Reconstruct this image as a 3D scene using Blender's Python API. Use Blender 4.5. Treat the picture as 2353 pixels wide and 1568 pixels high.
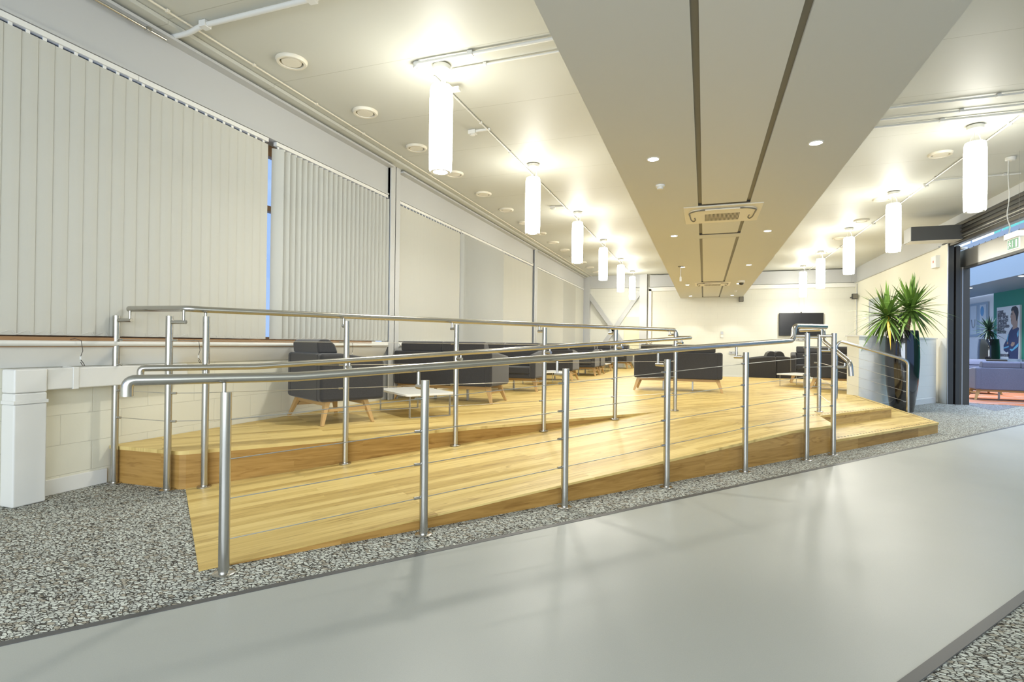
import bpy, bmesh, math, random
from mathutils import Vector, Matrix
random.seed(7)
for o in list(bpy.data.objects): bpy.data.objects.remove(o)
S = bpy.context.scene
COL = S.collection
PI = math.pi
def R(a): return math.radians(a)

# ---------------- camera (metres; X right, Y into the room, Z up) ----------------
cam = bpy.data.cameras.new('camera'); cam.sensor_width = 36.0; cam.lens = 36.0*1246.1/2353.0
cam.clip_start = 0.05; cam.clip_end = 300
camo = bpy.data.objects.new('camera', cam); COL.objects.link(camo); S.camera = camo
_r = Vector((0.9425422, 0.33389226, 0.01140895)); _u = Vector((-0.0088028, -0.00931739, 0.99991785)); _f = Vector((-0.33397113, 0.94256519, 0.00584285))
m = Matrix((_r, _u, -_f)).transposed().to_4x4(); m.translation = Vector((0, 0, 1.15)); camo.matrix_world = m
# ---------------- world: dusk-blue sky seen through windows and open sides ----------------
W = bpy.data.worlds.new('world'); S.world = W; W.use_nodes = True
bg = W.node_tree.nodes['Background']; bg.inputs[0].default_value = (0.36, 0.56, 1.0, 1); bg.inputs[1].default_value = 0.5
S.view_settings.view_transform = 'Standard'; S.view_settings.look = 'None'; S.view_settings.gamma = 1.0
S.view_settings.exposure = 1.15; S.view_settings.use_curve_mapping = False
LAMP_E = 11.0
LAMP_C = (1.0, 0.98, 0.89)
# area light added inside an assumed glazed front to brighten the near room
_l = bpy.data.lights.new('front_fill_light', 'AREA'); _l.shape = 'RECTANGLE'; _l.size = 8.0; _l.size_y = 2.5; _l.energy = 270; _l.color = (.86, .93, 1.0)
_o = bpy.data.objects.new('front_fill_light', _l); COL.objects.link(_o); _o.location = (.2, -4.3, 1.8); _o.rotation_euler = (R(90), 0, 0)
# added area light over the open-topped hall, standing in for its daylight
_l = bpy.data.lights.new('hall_fill_light', 'AREA'); _l.shape = 'RECTANGLE'; _l.size = 3.4; _l.size_y = 17; _l.energy = 850; _l.color = (.70, .81, 1.0)
_o = bpy.data.objects.new('hall_fill_light', _l); COL.objects.link(_o); _o.location = (7.1, 18.5, 6.6)

TH = R(37.6268)                      # the ramp runs diagonally across the room
E = Vector((math.sin(TH), math.cos(TH), 0)); N = Vector((math.cos(TH), -math.sin(TH), 0))
def sp(s, p, z=0.0): v = E*s + N*p; return Vector((v.x, v.y, z))
ZP = 0.295; CZ = 3.85; BY = 21.2; WX = 4.8

# ---------------- materials ----------------
def mat(name, col=(.8, .8, .8), rough=.5, metal=0, emit=None, es=0, coat=0, trans=0, spec=.5, bump=0, bscale=200):
    m = bpy.data.materials.new(name); m.use_nodes = True
    b = m.node_tree.nodes['Principled BSDF']
    b.inputs['Base Color'].default_value = (*col, 1); b.inputs['Roughness'].default_value = rough
    b.inputs['Metallic'].default_value = metal; b.inputs['Specular IOR Level'].default_value = spec
    if coat: b.inputs['Coat Weight'].default_value = coat; b.inputs['Coat Roughness'].default_value = .08
    if trans: b.inputs['Transmission Weight'].default_value = trans
    if emit: b.inputs['Emission Color'].default_value = (*emit, 1); b.inputs['Emission Strength'].default_value = es
    if bump:
        nt = m.node_tree; tc = nt.nodes.new('ShaderNodeTexCoord'); n = nt.nodes.new('ShaderNodeTexNoise'); bp = nt.nodes.new('ShaderNodeBump')
        n.inputs['Scale'].default_value = bscale; n.inputs['Detail'].default_value = 4; bp.inputs['Strength'].default_value = bump; bp.inputs['Distance'].default_value = .01
        nt.links.new(tc.outputs['Object'], n.inputs['Vector']); nt.links.new(n.outputs['Fac'], bp.inputs['Height']); nt.links.new(bp.outputs[0], b.inputs['Normal'])
    return m
def nodes(m): nt = m.node_tree; return nt, nt.nodes['Principled BSDF'], nt.nodes.new, nt.links.new

def wood_mat(name, vertical=False, rot=TH, pw=.075, pl=1.3, c0=(.42, .28, .085), c1=(.72, .55, .215), c2=(.58, .415, .14), rough=.46):
    m = mat(name, rough=rough, spec=.3); nt, b, new, link = nodes(m)
    tc = new('ShaderNodeTexCoord'); sep = new('ShaderNodeSeparateXYZ'); link(tc.outputs['Object'], sep.inputs[0])
    def mul(a, k): n = new('ShaderNodeMath'); n.operation = 'MULTIPLY'; link(a, n.inputs[0]); n.inputs[1].default_value = k; return n.outputs[0]
    def add(a, c): n = new('ShaderNodeMath'); n.operation = 'ADD'; link(a, n.inputs[0]); link(c, n.inputs[1]); return n.outputs[0]
    s = add(mul(sep.outputs[0], math.sin(rot)), mul(sep.outputs[1], math.cos(rot)))
    p = add(mul(sep.outputs[0], math.cos(rot)), mul(sep.outputs[1], -math.sin(rot)))
    v = new('ShaderNodeCombineXYZ')
    if vertical: link(add(s, mul(p, .35)), v.inputs[0]); link(sep.outputs[2], v.inputs[1])
    else: link(s, v.inputs[0]); link(p, v.inputs[1]); link(mul(sep.outputs[2], .0), v.inputs[2])
    br = new('ShaderNodeTexBrick'); link(v.outputs[0], br.inputs['Vector']); br.offset = .37; br.offset_frequency = 3
    br.inputs['Scale'].default_value = 1; br.inputs['Mortar Size'].default_value = .0006; br.inputs['Mortar Smooth'].default_value = .3
    br.inputs['Brick Width'].default_value = pl; br.inputs['Row Height'].default_value = pw; br.inputs['Bias'].default_value = 0
    br.inputs['Color1'].default_value = (0, 0, 0, 1); br.inputs['Color2'].default_value = (1, 1, 1, 1); br.inputs['Mortar'].default_value = (.15, .15, .15, 1)
    mp = new('ShaderNodeMapping'); mp.inputs['Scale'].default_value = (1.3, 22, 1); link(v.outputs[0], mp.inputs[0])
    off = new('ShaderNodeVectorMath'); off.operation = 'MULTIPLY_ADD'; link(br.outputs['Color'], off.inputs[0]); off.inputs[1].default_value = (7, 13, 5); link(mp.outputs[0], off.inputs[2])
    n1 = new('ShaderNodeTexNoise'); n1.inputs['Scale'].default_value = 1.6; n1.inputs['Detail'].default_value = 6; n1.inputs['Distortion'].default_value = 1.1; link(off.outputs[0], n1.inputs['Vector'])
    mx = new('ShaderNodeMath'); mx.operation = 'MULTIPLY_ADD'; link(n1.outputs['Fac'], mx.inputs[0]); mx.inputs[1].default_value = .75
    link(mul(br.outputs['Color'], .50), mx.inputs[2])
    cr = new('ShaderNodeValToRGB'); link(mx.outputs[0], cr.inputs[0]); e = cr.color_ramp.elements
    e[0].position = .22; e[0].color = (*c0, 1); e[1].position = .82; e[1].color = (*c1, 1); k = cr.color_ramp.elements.new(.5); k.color = (*c2, 1)
    # sparse knots and dark figure
    mp2 = new('ShaderNodeMapping'); mp2.inputs['Scale'].default_value = (.9, 6, 1); link(v.outputs[0], mp2.inputs[0])
    n2 = new('ShaderNodeTexNoise'); n2.inputs['Scale'].default_value = 2.1; n2.inputs['Detail'].default_value = 3; n2.inputs['Distortion'].default_value = 2.2; link(mp2.outputs[0], n2.inputs['Vector'])
    r2 = new('ShaderNodeValToRGB'); r2.color_ramp.elements[0].position = .28; r2.color_ramp.elements[0].color = (.62, .55, .45, 1); r2.color_ramp.elements[1].position = .42; r2.color_ramp.elements[1].color = (1, 1, 1, 1)
    link(n2.outputs['Fac'], r2.inputs[0])
    mm = new('ShaderNodeMix'); mm.data_type = 'RGBA'; mm.blend_type = 'MULTIPLY'; mm.inputs[0].default_value = .8; link(cr.outputs[0], mm.inputs[6]); link(r2.outputs[0], mm.inputs[7])
    link(mm.outputs[2], b.inputs['Base Color'])
    return m

def carpet_mat(name, cols, scale=36, stretch=1.9, rot=0.0):
    m = mat(name, rough=.95, spec=.1); nt, b, new, link = nodes(m)
    tc = new('ShaderNodeTexCoord'); mp = new('ShaderNodeMapping'); mp.inputs['Rotation'].default_value = (0, 0, rot); mp.inputs['Scale'].default_value = (1, stretch, 1)
    nz = new('ShaderNodeTexNoise'); nz.inputs['Scale'].default_value = 60; link(tc.outputs['Object'], nz.inputs['Vector'])
    ad = new('ShaderNodeVectorMath'); ad.operation = 'MULTIPLY_ADD'; link(nz.outputs['Color'], ad.inputs[0]); ad.inputs[1].default_value = (.014, .014, 0); link(tc.outputs['Object'], ad.inputs[2])
    link(ad.outputs[0], mp.inputs[0])
    v1 = new('ShaderNodeTexVoronoi'); v1.feature = 'F1'; v1.inputs['Scale'].default_value = scale; link(mp.outputs[0], v1.inputs['Vector'])
    v2 = new('ShaderNodeTexVoronoi'); v2.feature = 'DISTANCE_TO_EDGE'; v2.inputs['Scale'].default_value = scale; link(mp.outputs[0], v2.inputs['Vector'])
    sep = new('ShaderNodeSeparateColor'); link(v1.outputs['Color'], sep.inputs[0])
    cr = new('ShaderNodeValToRGB'); cr.color_ramp.interpolation = 'CONSTANT'; link(sep.outputs[0], cr.inputs[0])
    e = cr.color_ramp.elements; e[0].position = 0; e[0].color = (*cols[0], 1); e[1].position = .45; e[1].color = (*cols[1], 1)
    k = e.new(.72); k.color = (*cols[2], 1); k = e.new(.9); k.color = (*cols[3], 1)
    mr = new('ShaderNodeMapRange'); link(v2.outputs['Distance'], mr.inputs[0]); mr.inputs[1].default_value = .03; mr.inputs[2].default_value = .12
    big = new('ShaderNodeTexNoise'); big.inputs['Scale'].default_value = 48; big.inputs['Detail'].default_value = 3; link(mp.outputs[0], big.inputs['Vector'])
    mr2 = new('ShaderNodeMapRange'); link(big.outputs['Fac'], mr2.inputs[0]); mr2.inputs[1].default_value = .36; mr2.inputs[2].default_value = .44
    mu = new('ShaderNodeMath'); mu.operation = 'MULTIPLY'; link(mr.outputs[0], mu.inputs[0]); link(mr2.outputs[0], mu.inputs[1])
    mm = new('ShaderNodeMix'); mm.data_type = 'RGBA'; link(mu.outputs[0], mm.inputs[0]); mm.inputs[6].default_value = (*cols[4], 1); link(cr.outputs[0], mm.inputs[7])
    link(mm.outputs[2], b.inputs['Base Color'])
    bp = new('ShaderNodeBump'); bp.inputs['Strength'].default_value = .5; bp.inputs['Distance'].default_value = .006; link(mu.outputs[0], bp.inputs['Height']); link(bp.outputs[0], b.inputs['Normal'])
    return m

def block_mat(name, col, axis='y', bw=.45, bh=.225, z0=.13, joint=.0035, strength=.5):
    m = mat(name, rough=.65); nt, b, new, link = nodes(m)
    tc = new('ShaderNodeTexCoord'); sep = new('ShaderNodeSeparateXYZ'); link(tc.outputs['Object'], sep.inputs[0])
    v = new('ShaderNodeCombineXYZ')
    if axis == 'd':
        a = new('ShaderNodeMath'); a.operation = 'MULTIPLY'; link(sep.outputs[0], a.inputs[0]); a.inputs[1].default_value = 1.64; link(a.outputs[0], v.inputs[0])
    else: link(sep.outputs[1 if axis == 'y' else 0], v.inputs[0])
    ad = new('ShaderNodeMath'); ad.operation = 'SUBTRACT'; link(sep.outputs[2], ad.inputs[0]); ad.inputs[1].default_value = z0; link(ad.outputs[0], v.inputs[1])
    br = new('ShaderNodeTexBrick'); link(v.outputs[0], br.inputs['Vector']); br.inputs['Scale'].default_value = 1; br.inputs['Brick Width'].default_value = bw; br.inputs['Row Height'].default_value = bh
    br.inputs['Mortar Size'].default_value = joint; br.inputs['Mortar Smooth'].default_value = .6
    br.inputs['Color1'].default_value = (*col, 1); br.inputs['Color2'].default_value = (*[c*.985 for c in col], 1); br.inputs['Mortar'].default_value = (*[c*.9 for c in col], 1)
    link(br.outputs['Color'], b.inputs['Base Color'])
    nz = new('ShaderNodeTexNoise'); nz.inputs['Scale'].default_value = 45; nz.inputs['Detail'].default_value = 5; link(tc.outputs['Object'], nz.inputs['Vector'])
    mu = new('ShaderNodeMath'); mu.operation = 'MULTIPLY_ADD'; link(nz.outputs['Fac'], mu.inputs[0]); mu.inputs[1].default_value = .12
    inv = new('ShaderNodeMath'); inv.operation = 'SUBTRACT'; inv.inputs[0].default_value = 1; link(br.outputs['Fac'], inv.inputs[1]); link(inv.outputs[0], mu.inputs[2])
    bp = new('ShaderNodeBump'); bp.inputs['Strength'].default_value = strength; bp.inputs['Distance'].default_value = .006; link(mu.outputs[0], bp.inputs['Height']); link(bp.outputs[0], b.inputs['Normal'])
    return m

def ceiling_mat():
    m = mat('ceiling_panels', (.78, .77, .69), .55); nt, b, new, link = nodes(m)
    tc = new('ShaderNodeTexCoord'); sep = new('ShaderNodeSeparateXYZ'); link(tc.outputs['Object'], sep.inputs[0])
    a = new('ShaderNodeMath'); a.operation = 'ADD'; link(sep.outputs[1], a.inputs[0]); a.inputs[1].default_value = 20-4.497+1.19*2
    d = new('ShaderNodeMath'); d.operation = 'MODULO'; link(a.outputs[0], d.inputs[0]); d.inputs[1].default_value = 1.19
    s = new('ShaderNodeMath'); s.operation = 'SUBTRACT'; link(d.outputs[0], s.inputs[0]); s.inputs[1].default_value = (20+1.19*2) % 1.19
    ab = new('ShaderNodeMath'); ab.operation = 'ABSOLUTE'; link(s.outputs[0], ab.inputs[0])
    g = new('ShaderNodeMath'); g.operation = 'GREATER_THAN'; link(ab.outputs[0], g.inputs[0]); g.inputs[1].default_value = .004
    mm = new('ShaderNodeMix'); mm.data_type = 'RGBA'; link(g.outputs[0], mm.inputs[0]); mm.inputs[6].default_value = (.42, .42, .36, 1); mm.inputs[7].default_value = (.55, .555, .50, 1)
    link(mm.outputs[2], b.inputs['Base Color'])
    return m

def fabric_mat(name, col, scale=420):
    m = mat(name, col, .92, spec=.2); nt, b, new, link = nodes(m); b.inputs['Sheen Weight'].default_value = .25
    tc = new('ShaderNodeTexCoord'); n = new('ShaderNodeTexNoise'); n.inputs['Scale'].default_value = scale; n.inputs['Detail'].default_value = 2; link(tc.outputs['Object'], n.inputs['Vector'])
    cr = new('ShaderNodeValToRGB'); cr.color_ramp.elements[0].position = .35; cr.color_ramp.elements[0].color = (*[c*.72 for c in col], 1); cr.color_ramp.elements[1].position = .65; cr.color_ramp.elements[1].color = (*[c*1.3 for c in col], 1)
    link(n.outputs['Fac'], cr.inputs[0]); link(cr.outputs[0], b.inputs['Base Color'])
    bp = new('ShaderNodeBump'); bp.inputs['Strength'].default_value = .25; bp.inputs['Distance'].default_value = .002; link(n.outputs['Fac'], bp.inputs['Height']); link(bp.outputs[0], b.inputs['Normal'])
    return m

def steel_mat(): return mat('brushed_steel', (.52, .51, .48), .25, 1)

def blind_mat():
    m = bpy.data.materials.new('blind_fabric'); m.use_nodes = True; nt = m.node_tree; b = nt.nodes['Principled BSDF']; out = nt.nodes['Material Output']
    b.inputs['Base Color'].default_value = (.70, .69, .62, 1); b.inputs['Roughness'].default_value = .85; b.inputs['Specular IOR Level'].default_value = .15
    t = nt.nodes.new('ShaderNodeBsdfTranslucent'); t.inputs[0].default_value = (.72, .74, .72, 1)
    mx = nt.nodes.new('ShaderNodeMixShader'); mx.inputs[0].default_value = .28
    nt.links.new(b.outputs[0], mx.inputs[1]); nt.links.new(t.outputs[0], mx.inputs[2]); nt.links.new(mx.outputs[0], out.inputs[0])
    tc = nt.nodes.new('ShaderNodeTexCoord'); mp = nt.nodes.new('ShaderNodeMapping'); mp.inputs['Scale'].default_value = (1, 1, .12); nt.links.new(tc.outputs['Object'], mp.inputs[0])
    n = nt.nodes.new('ShaderNodeTexNoise'); n.inputs['Scale'].default_value = 500; nt.links.new(mp.outputs[0], n.inputs['Vector'])
    bp = nt.nodes.new('ShaderNodeBump'); bp.inputs['Strength'].default_value = .1; bp.inputs['Distance'].default_value = .002; nt.links.new(n.outputs['Fac'], bp.inputs['Height']); nt.links.new(bp.outputs[0], b.inputs['Normal'])
    return m

def vinyl_mat():
    m = mat('grey_vinyl', (.50, .50, .485), .38, spec=.28); nt, b, new, link = nodes(m)
    tc = new('ShaderNodeTexCoord'); n = new('ShaderNodeTexNoise'); n.inputs['Scale'].default_value = 1.3; n.inputs['Detail'].default_value = 5; link(tc.outputs['Object'], n.inputs['Vector'])
    mr = new('ShaderNodeMapRange'); link(n.outputs['Fac'], mr.inputs[0]); mr.inputs[3].default_value = .3; mr.inputs[4].default_value = .48; link(mr.outputs[0], b.inputs['Roughness'])
    n2 = new('ShaderNodeTexNoise'); n2.inputs['Scale'].default_value = 260; n2.inputs['Detail'].default_value = 2; link(tc.outputs['Object'], n2.inputs['Vector'])
    cr = new('ShaderNodeValToRGB'); cr.color_ramp.elements[0].color = (.35, .36, .335, 1); cr.color_ramp.elements[1].color = (.42, .43, .40, 1); link(n2.outputs['Fac'], cr.inputs[0]); link(cr.outputs[0], b.inputs['Base Color'])
    return m

def rug_mat():
    m = mat('striped_rug', rough=.95, spec=.1); nt, b, new, link = nodes(m)
    tc = new('ShaderNodeTexCoord'); mp = new('ShaderNodeMapping'); mp.inputs['Rotation'].default_value = (0, 0, R(8)); mp.inputs['Scale'].default_value = (.35, 9, 1); link(tc.outputs['Object'], mp.inputs[0])
    n = new('ShaderNodeTexNoise'); n.inputs['Scale'].default_value = 1; n.inputs['Detail'].default_value = 2; link(mp.outputs[0], n.inputs['Vector'])
    cr = new('ShaderNodeValToRGB'); cr.color_ramp.interpolation = 'CONSTANT'; link(n.outputs['Fac'], cr.inputs[0]); e = cr.color_ramp.elements
    e[0].color = (.62, .17, .05, 1); e[1].position = .47; e[1].color = (.50, .42, .40, 1); k = e.new(.53); k.color = (.16, .10, .09, 1); k = e.new(.57); k.color = (.70, .24, .08, 1)
    link(cr.outputs[0], b.inputs['Base Color']); return m

M = dict(
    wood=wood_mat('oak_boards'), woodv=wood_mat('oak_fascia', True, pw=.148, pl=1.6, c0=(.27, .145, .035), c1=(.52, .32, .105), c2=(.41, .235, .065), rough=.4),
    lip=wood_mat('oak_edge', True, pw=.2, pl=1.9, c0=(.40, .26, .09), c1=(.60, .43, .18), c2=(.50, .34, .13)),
    frame=mat('pale_oak', (.52, .33, .13), .45, bump=.05, bscale=60), sill=mat('brown_timber', (.30, .17, .08), .5),
    carpet=carpet_mat('pebble_carpet', ((.57, .59, .54), (.68, .70, .64), (.40, .37, .30), (.52, .52, .46), (.055, .05, .043)), rot=-TH),
    carpet2=carpet_mat('hall_carpet', ((.32, .34, .36), (.40, .42, .45), (.26, .26, .26), (.3, .31, .32), (.12, .12, .12))),
    vinyl=vinyl_mat(), edge=mat('dark_edging', (.085, .085, .085), .5), steel=steel_mat(), cable=mat('wire_rope', (.62, .61, .58), .35, 1),
    blockl=block_mat('cream_blockwork', (.74, .72, .60), 'y'), blockb=block_mat('cream_blockwork_far', (.73, .73, .66), 'x', strength=.3),
    blockd=block_mat('white_blockwork', (.86, .86, .81), 'd'), cream=mat('cream_paint', (.78, .765, .65), .6), cream2=mat('cream_door', (.80, .76, .52), .5),
    dado=mat('grey_paint', (.66, .68, .68), .5), white=mat('white_paint', (.78, .78, .75), .45), trunk=mat('white_plastic', (.68, .68, .65), .35),
    beam=mat('grey_steel_paint', (.50, .51, .51), .5), beamd=mat('grey_steel_paint_b', (.46, .47, .475), .5), ceil=ceiling_mat(),
    soffit=mat('soffit_paint', (.585, .59, .565), .6), panel=mat('panel_paint', (.62, .62, .59), .55), void=mat('dark_void', (.03, .028, .025), .7),
    chan=mat('dark_channel', (.17, .16, .13), .5), unit=mat('unit_plastic', (.72, .68, .57), .4),
    tube=mat('lit_tube', (.9, .9, .85), .5, emit=LAMP_C, es=LAMP_E), lens=mat('lit_lens', (.9, .9, .9), .5, emit=(1, .97, .85), es=26),
    lens2=mat('lit_lens_cool', (.9, .9, .9), .5, emit=(.95, .97, 1), es=14),
    blind=blind_mat(), glass=mat('pane_glass', (.9, .95, 1), .02, trans=1, spec=.5), fab=fabric_mat('charcoal_wool', (.046, .045, .046)), fab2=fabric_mat('charcoal_wool_b', (.10, .098, .10)),
    fabb=fabric_mat('blue_grey_wool', (.16, .175, .26)), laminate=mat('white_laminate', (.84, .84, .80), .25), grey=mat('grey_metal', (.42, .42, .41), .35, .6),
    black=mat('gloss_black', (.008, .008, .010), .06, coat=1), blackm=mat('matt_black', (.012, .012, .012), .45), screen=mat('dark_screen', (.006, .006, .007), .25),
    leaf=mat('green_leaf', (.11, .20, .035), .42), leafd=mat('dark_leaf', (.03, .07, .045), .5), leafy=mat('yellow_leaf', (.55, .36, .02), .5), bark=mat('brown_bark', (.20, .12, .07), .8, bump=.6, bscale=40),
    soil=mat('soil', (.03, .02, .015), .95), dark=mat('dark_frame', (.045, .045, .042), .4), bronze=mat('dark_bronze', (.10, .09, .075), .35, .5), silver=mat('silver_panel', (.48, .47, .44), .34, .9),
    boxd=mat('charcoal_housing', (.07, .07, .068), .5), green=mat('green_paint', (.02, .20, .14), .6), blue=mat('pale_blue_paint', (.40, .44, .50), .6), hallw=mat('hall_white', (.74, .74, .76), .6),
    steelb=mat('blue_grey_steel', (.30, .38, .48), .5), sign=mat('sign_green', (.015, .16, .06), .5, emit=(.03, .42, .17), es=.12), signw=mat('sign_white', (.85, .85, .82), .5, emit=(1, 1, .95), es=.04),
    wire=mat('thin_wire', (.35, .35, .33), .4, .5), cordb=mat('dark_cord', (.05, .045, .04), .6), rug=rug_mat(), paper=mat('poster_paper', (.60, .62, .66), .6), ink=mat('poster_ink', (.10, .10, .12), .6),
    navy=mat('poster_navy', (.02, .03, .10), .6), sky=mat('poster_cyan', (.10, .34, .55), .6), skin=mat('poster_skin', (.33, .22, .17), .6), hair=mat('poster_hair', (.02, .018, .02), .6),
    stud=mat('dark_stud', (.16, .11, .055), .5), led=mat('red_led', (.5, .1, .05), .4), frost=mat('frosted_film', (.55, .60, .66), .5), blob=mat('blue_transfer', (.10, .30, .55), .5), ink2=mat('grey_transfer', (.33, .36, .42), .5))

# ---------------- mesh builder ----------------
class MB:
    def __init__(s): s.v = []; s.f = []
    def add(s, vs, fs):
        o = len(s.v); s.v += [tuple(v) for v in vs]; s.f += [tuple(i+o for i in f) for f in fs]; return s
    def box(s, a, b):
        x0, y0, z0 = a; x1, y1, z1 = b
        return s.add([(x0, y0, z0), (x1, y0, z0), (x1, y1, z0), (x0, y1, z0), (x0, y0, z1), (x1, y0, z1), (x1, y1, z1), (x0, y1, z1)],
                     [(0, 3, 2, 1), (4, 5, 6, 7), (0, 1, 5, 4), (1, 2, 6, 5), (2, 3, 7, 6), (3, 0, 4, 7)])
    def hexa(s, lo, hi):       # 4 bottom points, 4 top points (ccw seen from above)
        return s.add(list(lo)+list(hi), [(0, 3, 2, 1), (4, 5, 6, 7), (0, 1, 5, 4), (1, 2, 6, 5), (2, 3, 7, 6), (3, 0, 4, 7)])
    def prism(s, poly, z0, z1):   # poly ccw in xy
        n = len(poly); z0s = z0 if isinstance(z0, (list, tuple)) else [z0]*n; z1s = z1 if isinstance(z1, (list, tuple)) else [z1]*n
        vs = [(p[0], p[1], z) for p, z in zip(poly, z0s)]+[(p[0], p[1], z) for p, z in zip(poly, z1s)]
        return s.add(vs, [tuple(reversed(range(n))), tuple(range(n, 2*n))]+[(i, (i+1) % n, n+(i+1) % n, n+i) for i in range(n)])
    def prism_x(s, poly, x0, x1):  # poly in (y,z), ccw seen from +x
        n = len(poly); vs = [(x0, p[0], p[1]) for p in poly]+[(x1, p[0], p[1]) for p in poly]
        return s.add(vs, [tuple(reversed(range(n))), tuple(range(n, 2*n))]+[(i, (i+1) % n, n+(i+1) % n, n+i) for i in range(n)])
    def prism_y(s, poly, y0, y1):  # poly in (x,z)
        n = len(poly); vs = [(p[0], y0, p[1]) for p in poly]+[(p[0], y1, p[1]) for p in poly]
        return s.add(vs, [tuple(range(n)), tuple(reversed(range(n, 2*n)))]+[(i, n+i, n+(i+1) % n, (i+1) % n) for i in range(n)])
    def tube(s, pts, r, n=16, r1=None, fillet=0, cap=True):
        P = [Vector(p) for p in pts]
        if fillet:
            Q = [P[0]]
            for i in range(1, len(P)-1):
                a = (P[i-1]-P[i]); b = (P[i+1]-P[i]); f = min(fillet, a.length*.48, b.length*.48); a.normalize(); b.normalize()
                ang = a.angle(b)
                if ang > 3.0: Q.append(P[i]); continue
                A = P[i]+a*f; B = P[i]+b*f
                for k in range(7):
                    t = k/6; Q.append(A*(1-t)**2+P[i]*2*t*(1-t)+B*t*t)
            Q.append(P[-1]); P = Q
        k = len(P); rings = []; up = None
        for i in range(k):
            d = (P[min(i+1, k-1)]-P[max(i-1, 0)]).normalized()
            if up is None: up = Vector((0, 0, 1)) if abs(d.z) < .9 else Vector((1, 0, 0))
            x = d.cross(up).normalized(); up = x.cross(d).normalized()
            rr = r if r1 is None else r+(r1-r)*i/(k-1)
            rings.append([P[i]+x*math.cos(2*PI*j/n)*rr+up*math.sin(2*PI*j/n)*rr for j in range(n)])
        vs = [q for g in rings for q in g]; fs = []
        for i in range(k-1):
            for j in range(n): fs.append((i*n+j, i*n+(j+1) % n, (i+1)*n+(j+1) % n, (i+1)*n+j))
        if cap: fs += [tuple(reversed(range(n))), tuple(range((k-1)*n, k*n))]
        return s.add(vs, fs)
    def lathe(s, prof, c=(0, 0, 0), n=32, cap=True):
        vs = []; fs = []
        for r, z in prof:
            for j in range(n): a = 2*PI*j/n; vs.append((c[0]+r*math.cos(a), c[1]+r*math.sin(a), c[2]+z))
        k = len(prof)
        for i in range(k-1):
            for j in range(n): fs.append((i*n+j, i*n+(j+1) % n, (i+1)*n+(j+1) % n, (i+1)*n+j))
        if cap: fs += [tuple(reversed(range(n))), tuple(range((k-1)*n, k*n))]
        return s.add(vs, fs)
    def build(s, name, m, parent=None, smooth=False, bevel=0, seg=2, label=None):
        me = bpy.data.meshes.new(name); me.from_pydata(s.v, [], s.f); me.update()
        bm = bmesh.new(); bm.from_mesh(me); bmesh.ops.recalc_face_normals(bm, faces=bm.faces); bm.to_mesh(me); bm.free()
        me.materials.append(M[m] if isinstance(m, str) else m)
        if smooth or bevel:
            for p in me.polygons: p.use_smooth = True
            if not bevel: me.set_sharp_from_angle(angle=R(38))
        o = bpy.data.objects.new(name, me); COL.objects.link(o)
        if parent: o.parent = parent
        if bevel:
            b = o.modifiers.new('Bevel', 'BEVEL'); b.width = bevel; b.segments = seg; b.limit_method = 'ANGLE'; b.angle_limit = R(30); b.harden_normals = True
        if label: o['label'] = label
        return o
def empty(name, loc=(0, 0, 0), rz=0): o = bpy.data.objects.new(name, None); COL.objects.link(o); o.location = loc; o.rotation_euler = (0, 0, rz); o.empty_display_size = .1; return o
def tag(o, label, cat, group=None):
    o['label'] = label; o['category'] = cat
    if group: o['group'] = group
    return o
def struct(o): o['kind'] = 'structure'; return o
def copy_tree(o, parent=None):
    c = o.copy(); COL.objects.link(c); c.parent = parent
    for ch in o.children[:]: copy_tree(ch, c)
    return c
ORD = ['first', 'second', 'third', 'fourth', 'fifth', 'sixth', 'seventh', 'eighth', 'ninth', 'tenth', 'eleventh', 'twelfth', 'thirteenth', 'fourteenth', 'fifteenth']

# =====================================================================
#  SHELL
# =====================================================================
def poly_ccw(p):
    a = sum(p[i][0]*p[(i+1) % len(p)][1]-p[(i+1) % len(p)][0]*p[i][1] for i in range(len(p)))
    return p if a > 0 else p[::-1]
struct(MB().box((-4.7, -4.6, -.12), (14.2, 30.3, 0)).build('floor', 'carpet'))
# grey walkway laid into the carpet, diagonal
q = [sp(-8, -2.722), sp(16.2, -2.722), sp(16.2, -.845), sp(-8, -.845)]
def clip_half(poly, f):      # keep f(p) >= 0
    out = []
    for i in range(len(poly)):
        a, b = poly[i], poly[(i+1) % len(poly)]; fa, fb = f(a), f(b)
        if fa >= 0: out.append(a)
        if fa*fb < 0: out.append(a.lerp(b, fa/(fa-fb)))
    return out
def room_clip(p, x1=14.0):
    p = clip_half(p, lambda v: v.x+4.5); p = clip_half(p, lambda v: v.y+4.4); p = clip_half(p, lambda v: x1-v.x); return p
def strip(p0, p1, z, name, m): return struct(MB().prism(poly_ccw(room_clip([sp(-12, p0), sp(22, p0), sp(22, p1), sp(-12, p1)])), 0.0, z).build(name, m))
strip(-2.722, -.845, .004, 'floor', 'vinyl')
strip(-2.760, -2.722, .006, 'trim_1', 'edge')
strip(-.845, -.805, .006, 'trim_2', 'edge')
# hall carpet tone beyond the doorway
struct(MB().prism(poly_ccw([Vector((5.15, 12.6, 0)), Vector((8.9, 17.8, 0)), Vector((8.9, 29.9, 0)), Vector((5.15, 29.9, 0))]), 0, .003).build('floor', 'carpet2'))
rg = MB().prism(poly_ccw([(5.3, 14.2), (8.4, 13.2), (8.8, 18.4), (5.3, 18.4)]), 0.003, .008).build('rug', 'rug')
tag(rg, 'orange, dark and grey striped rug beneath the blue-grey sofas', 'rug')

c = MB()
c.box((-4.75, -4.6, CZ), (5.2, BY+.1, CZ+.1)); struct(c.build('ceiling', 'ceil'))
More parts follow.
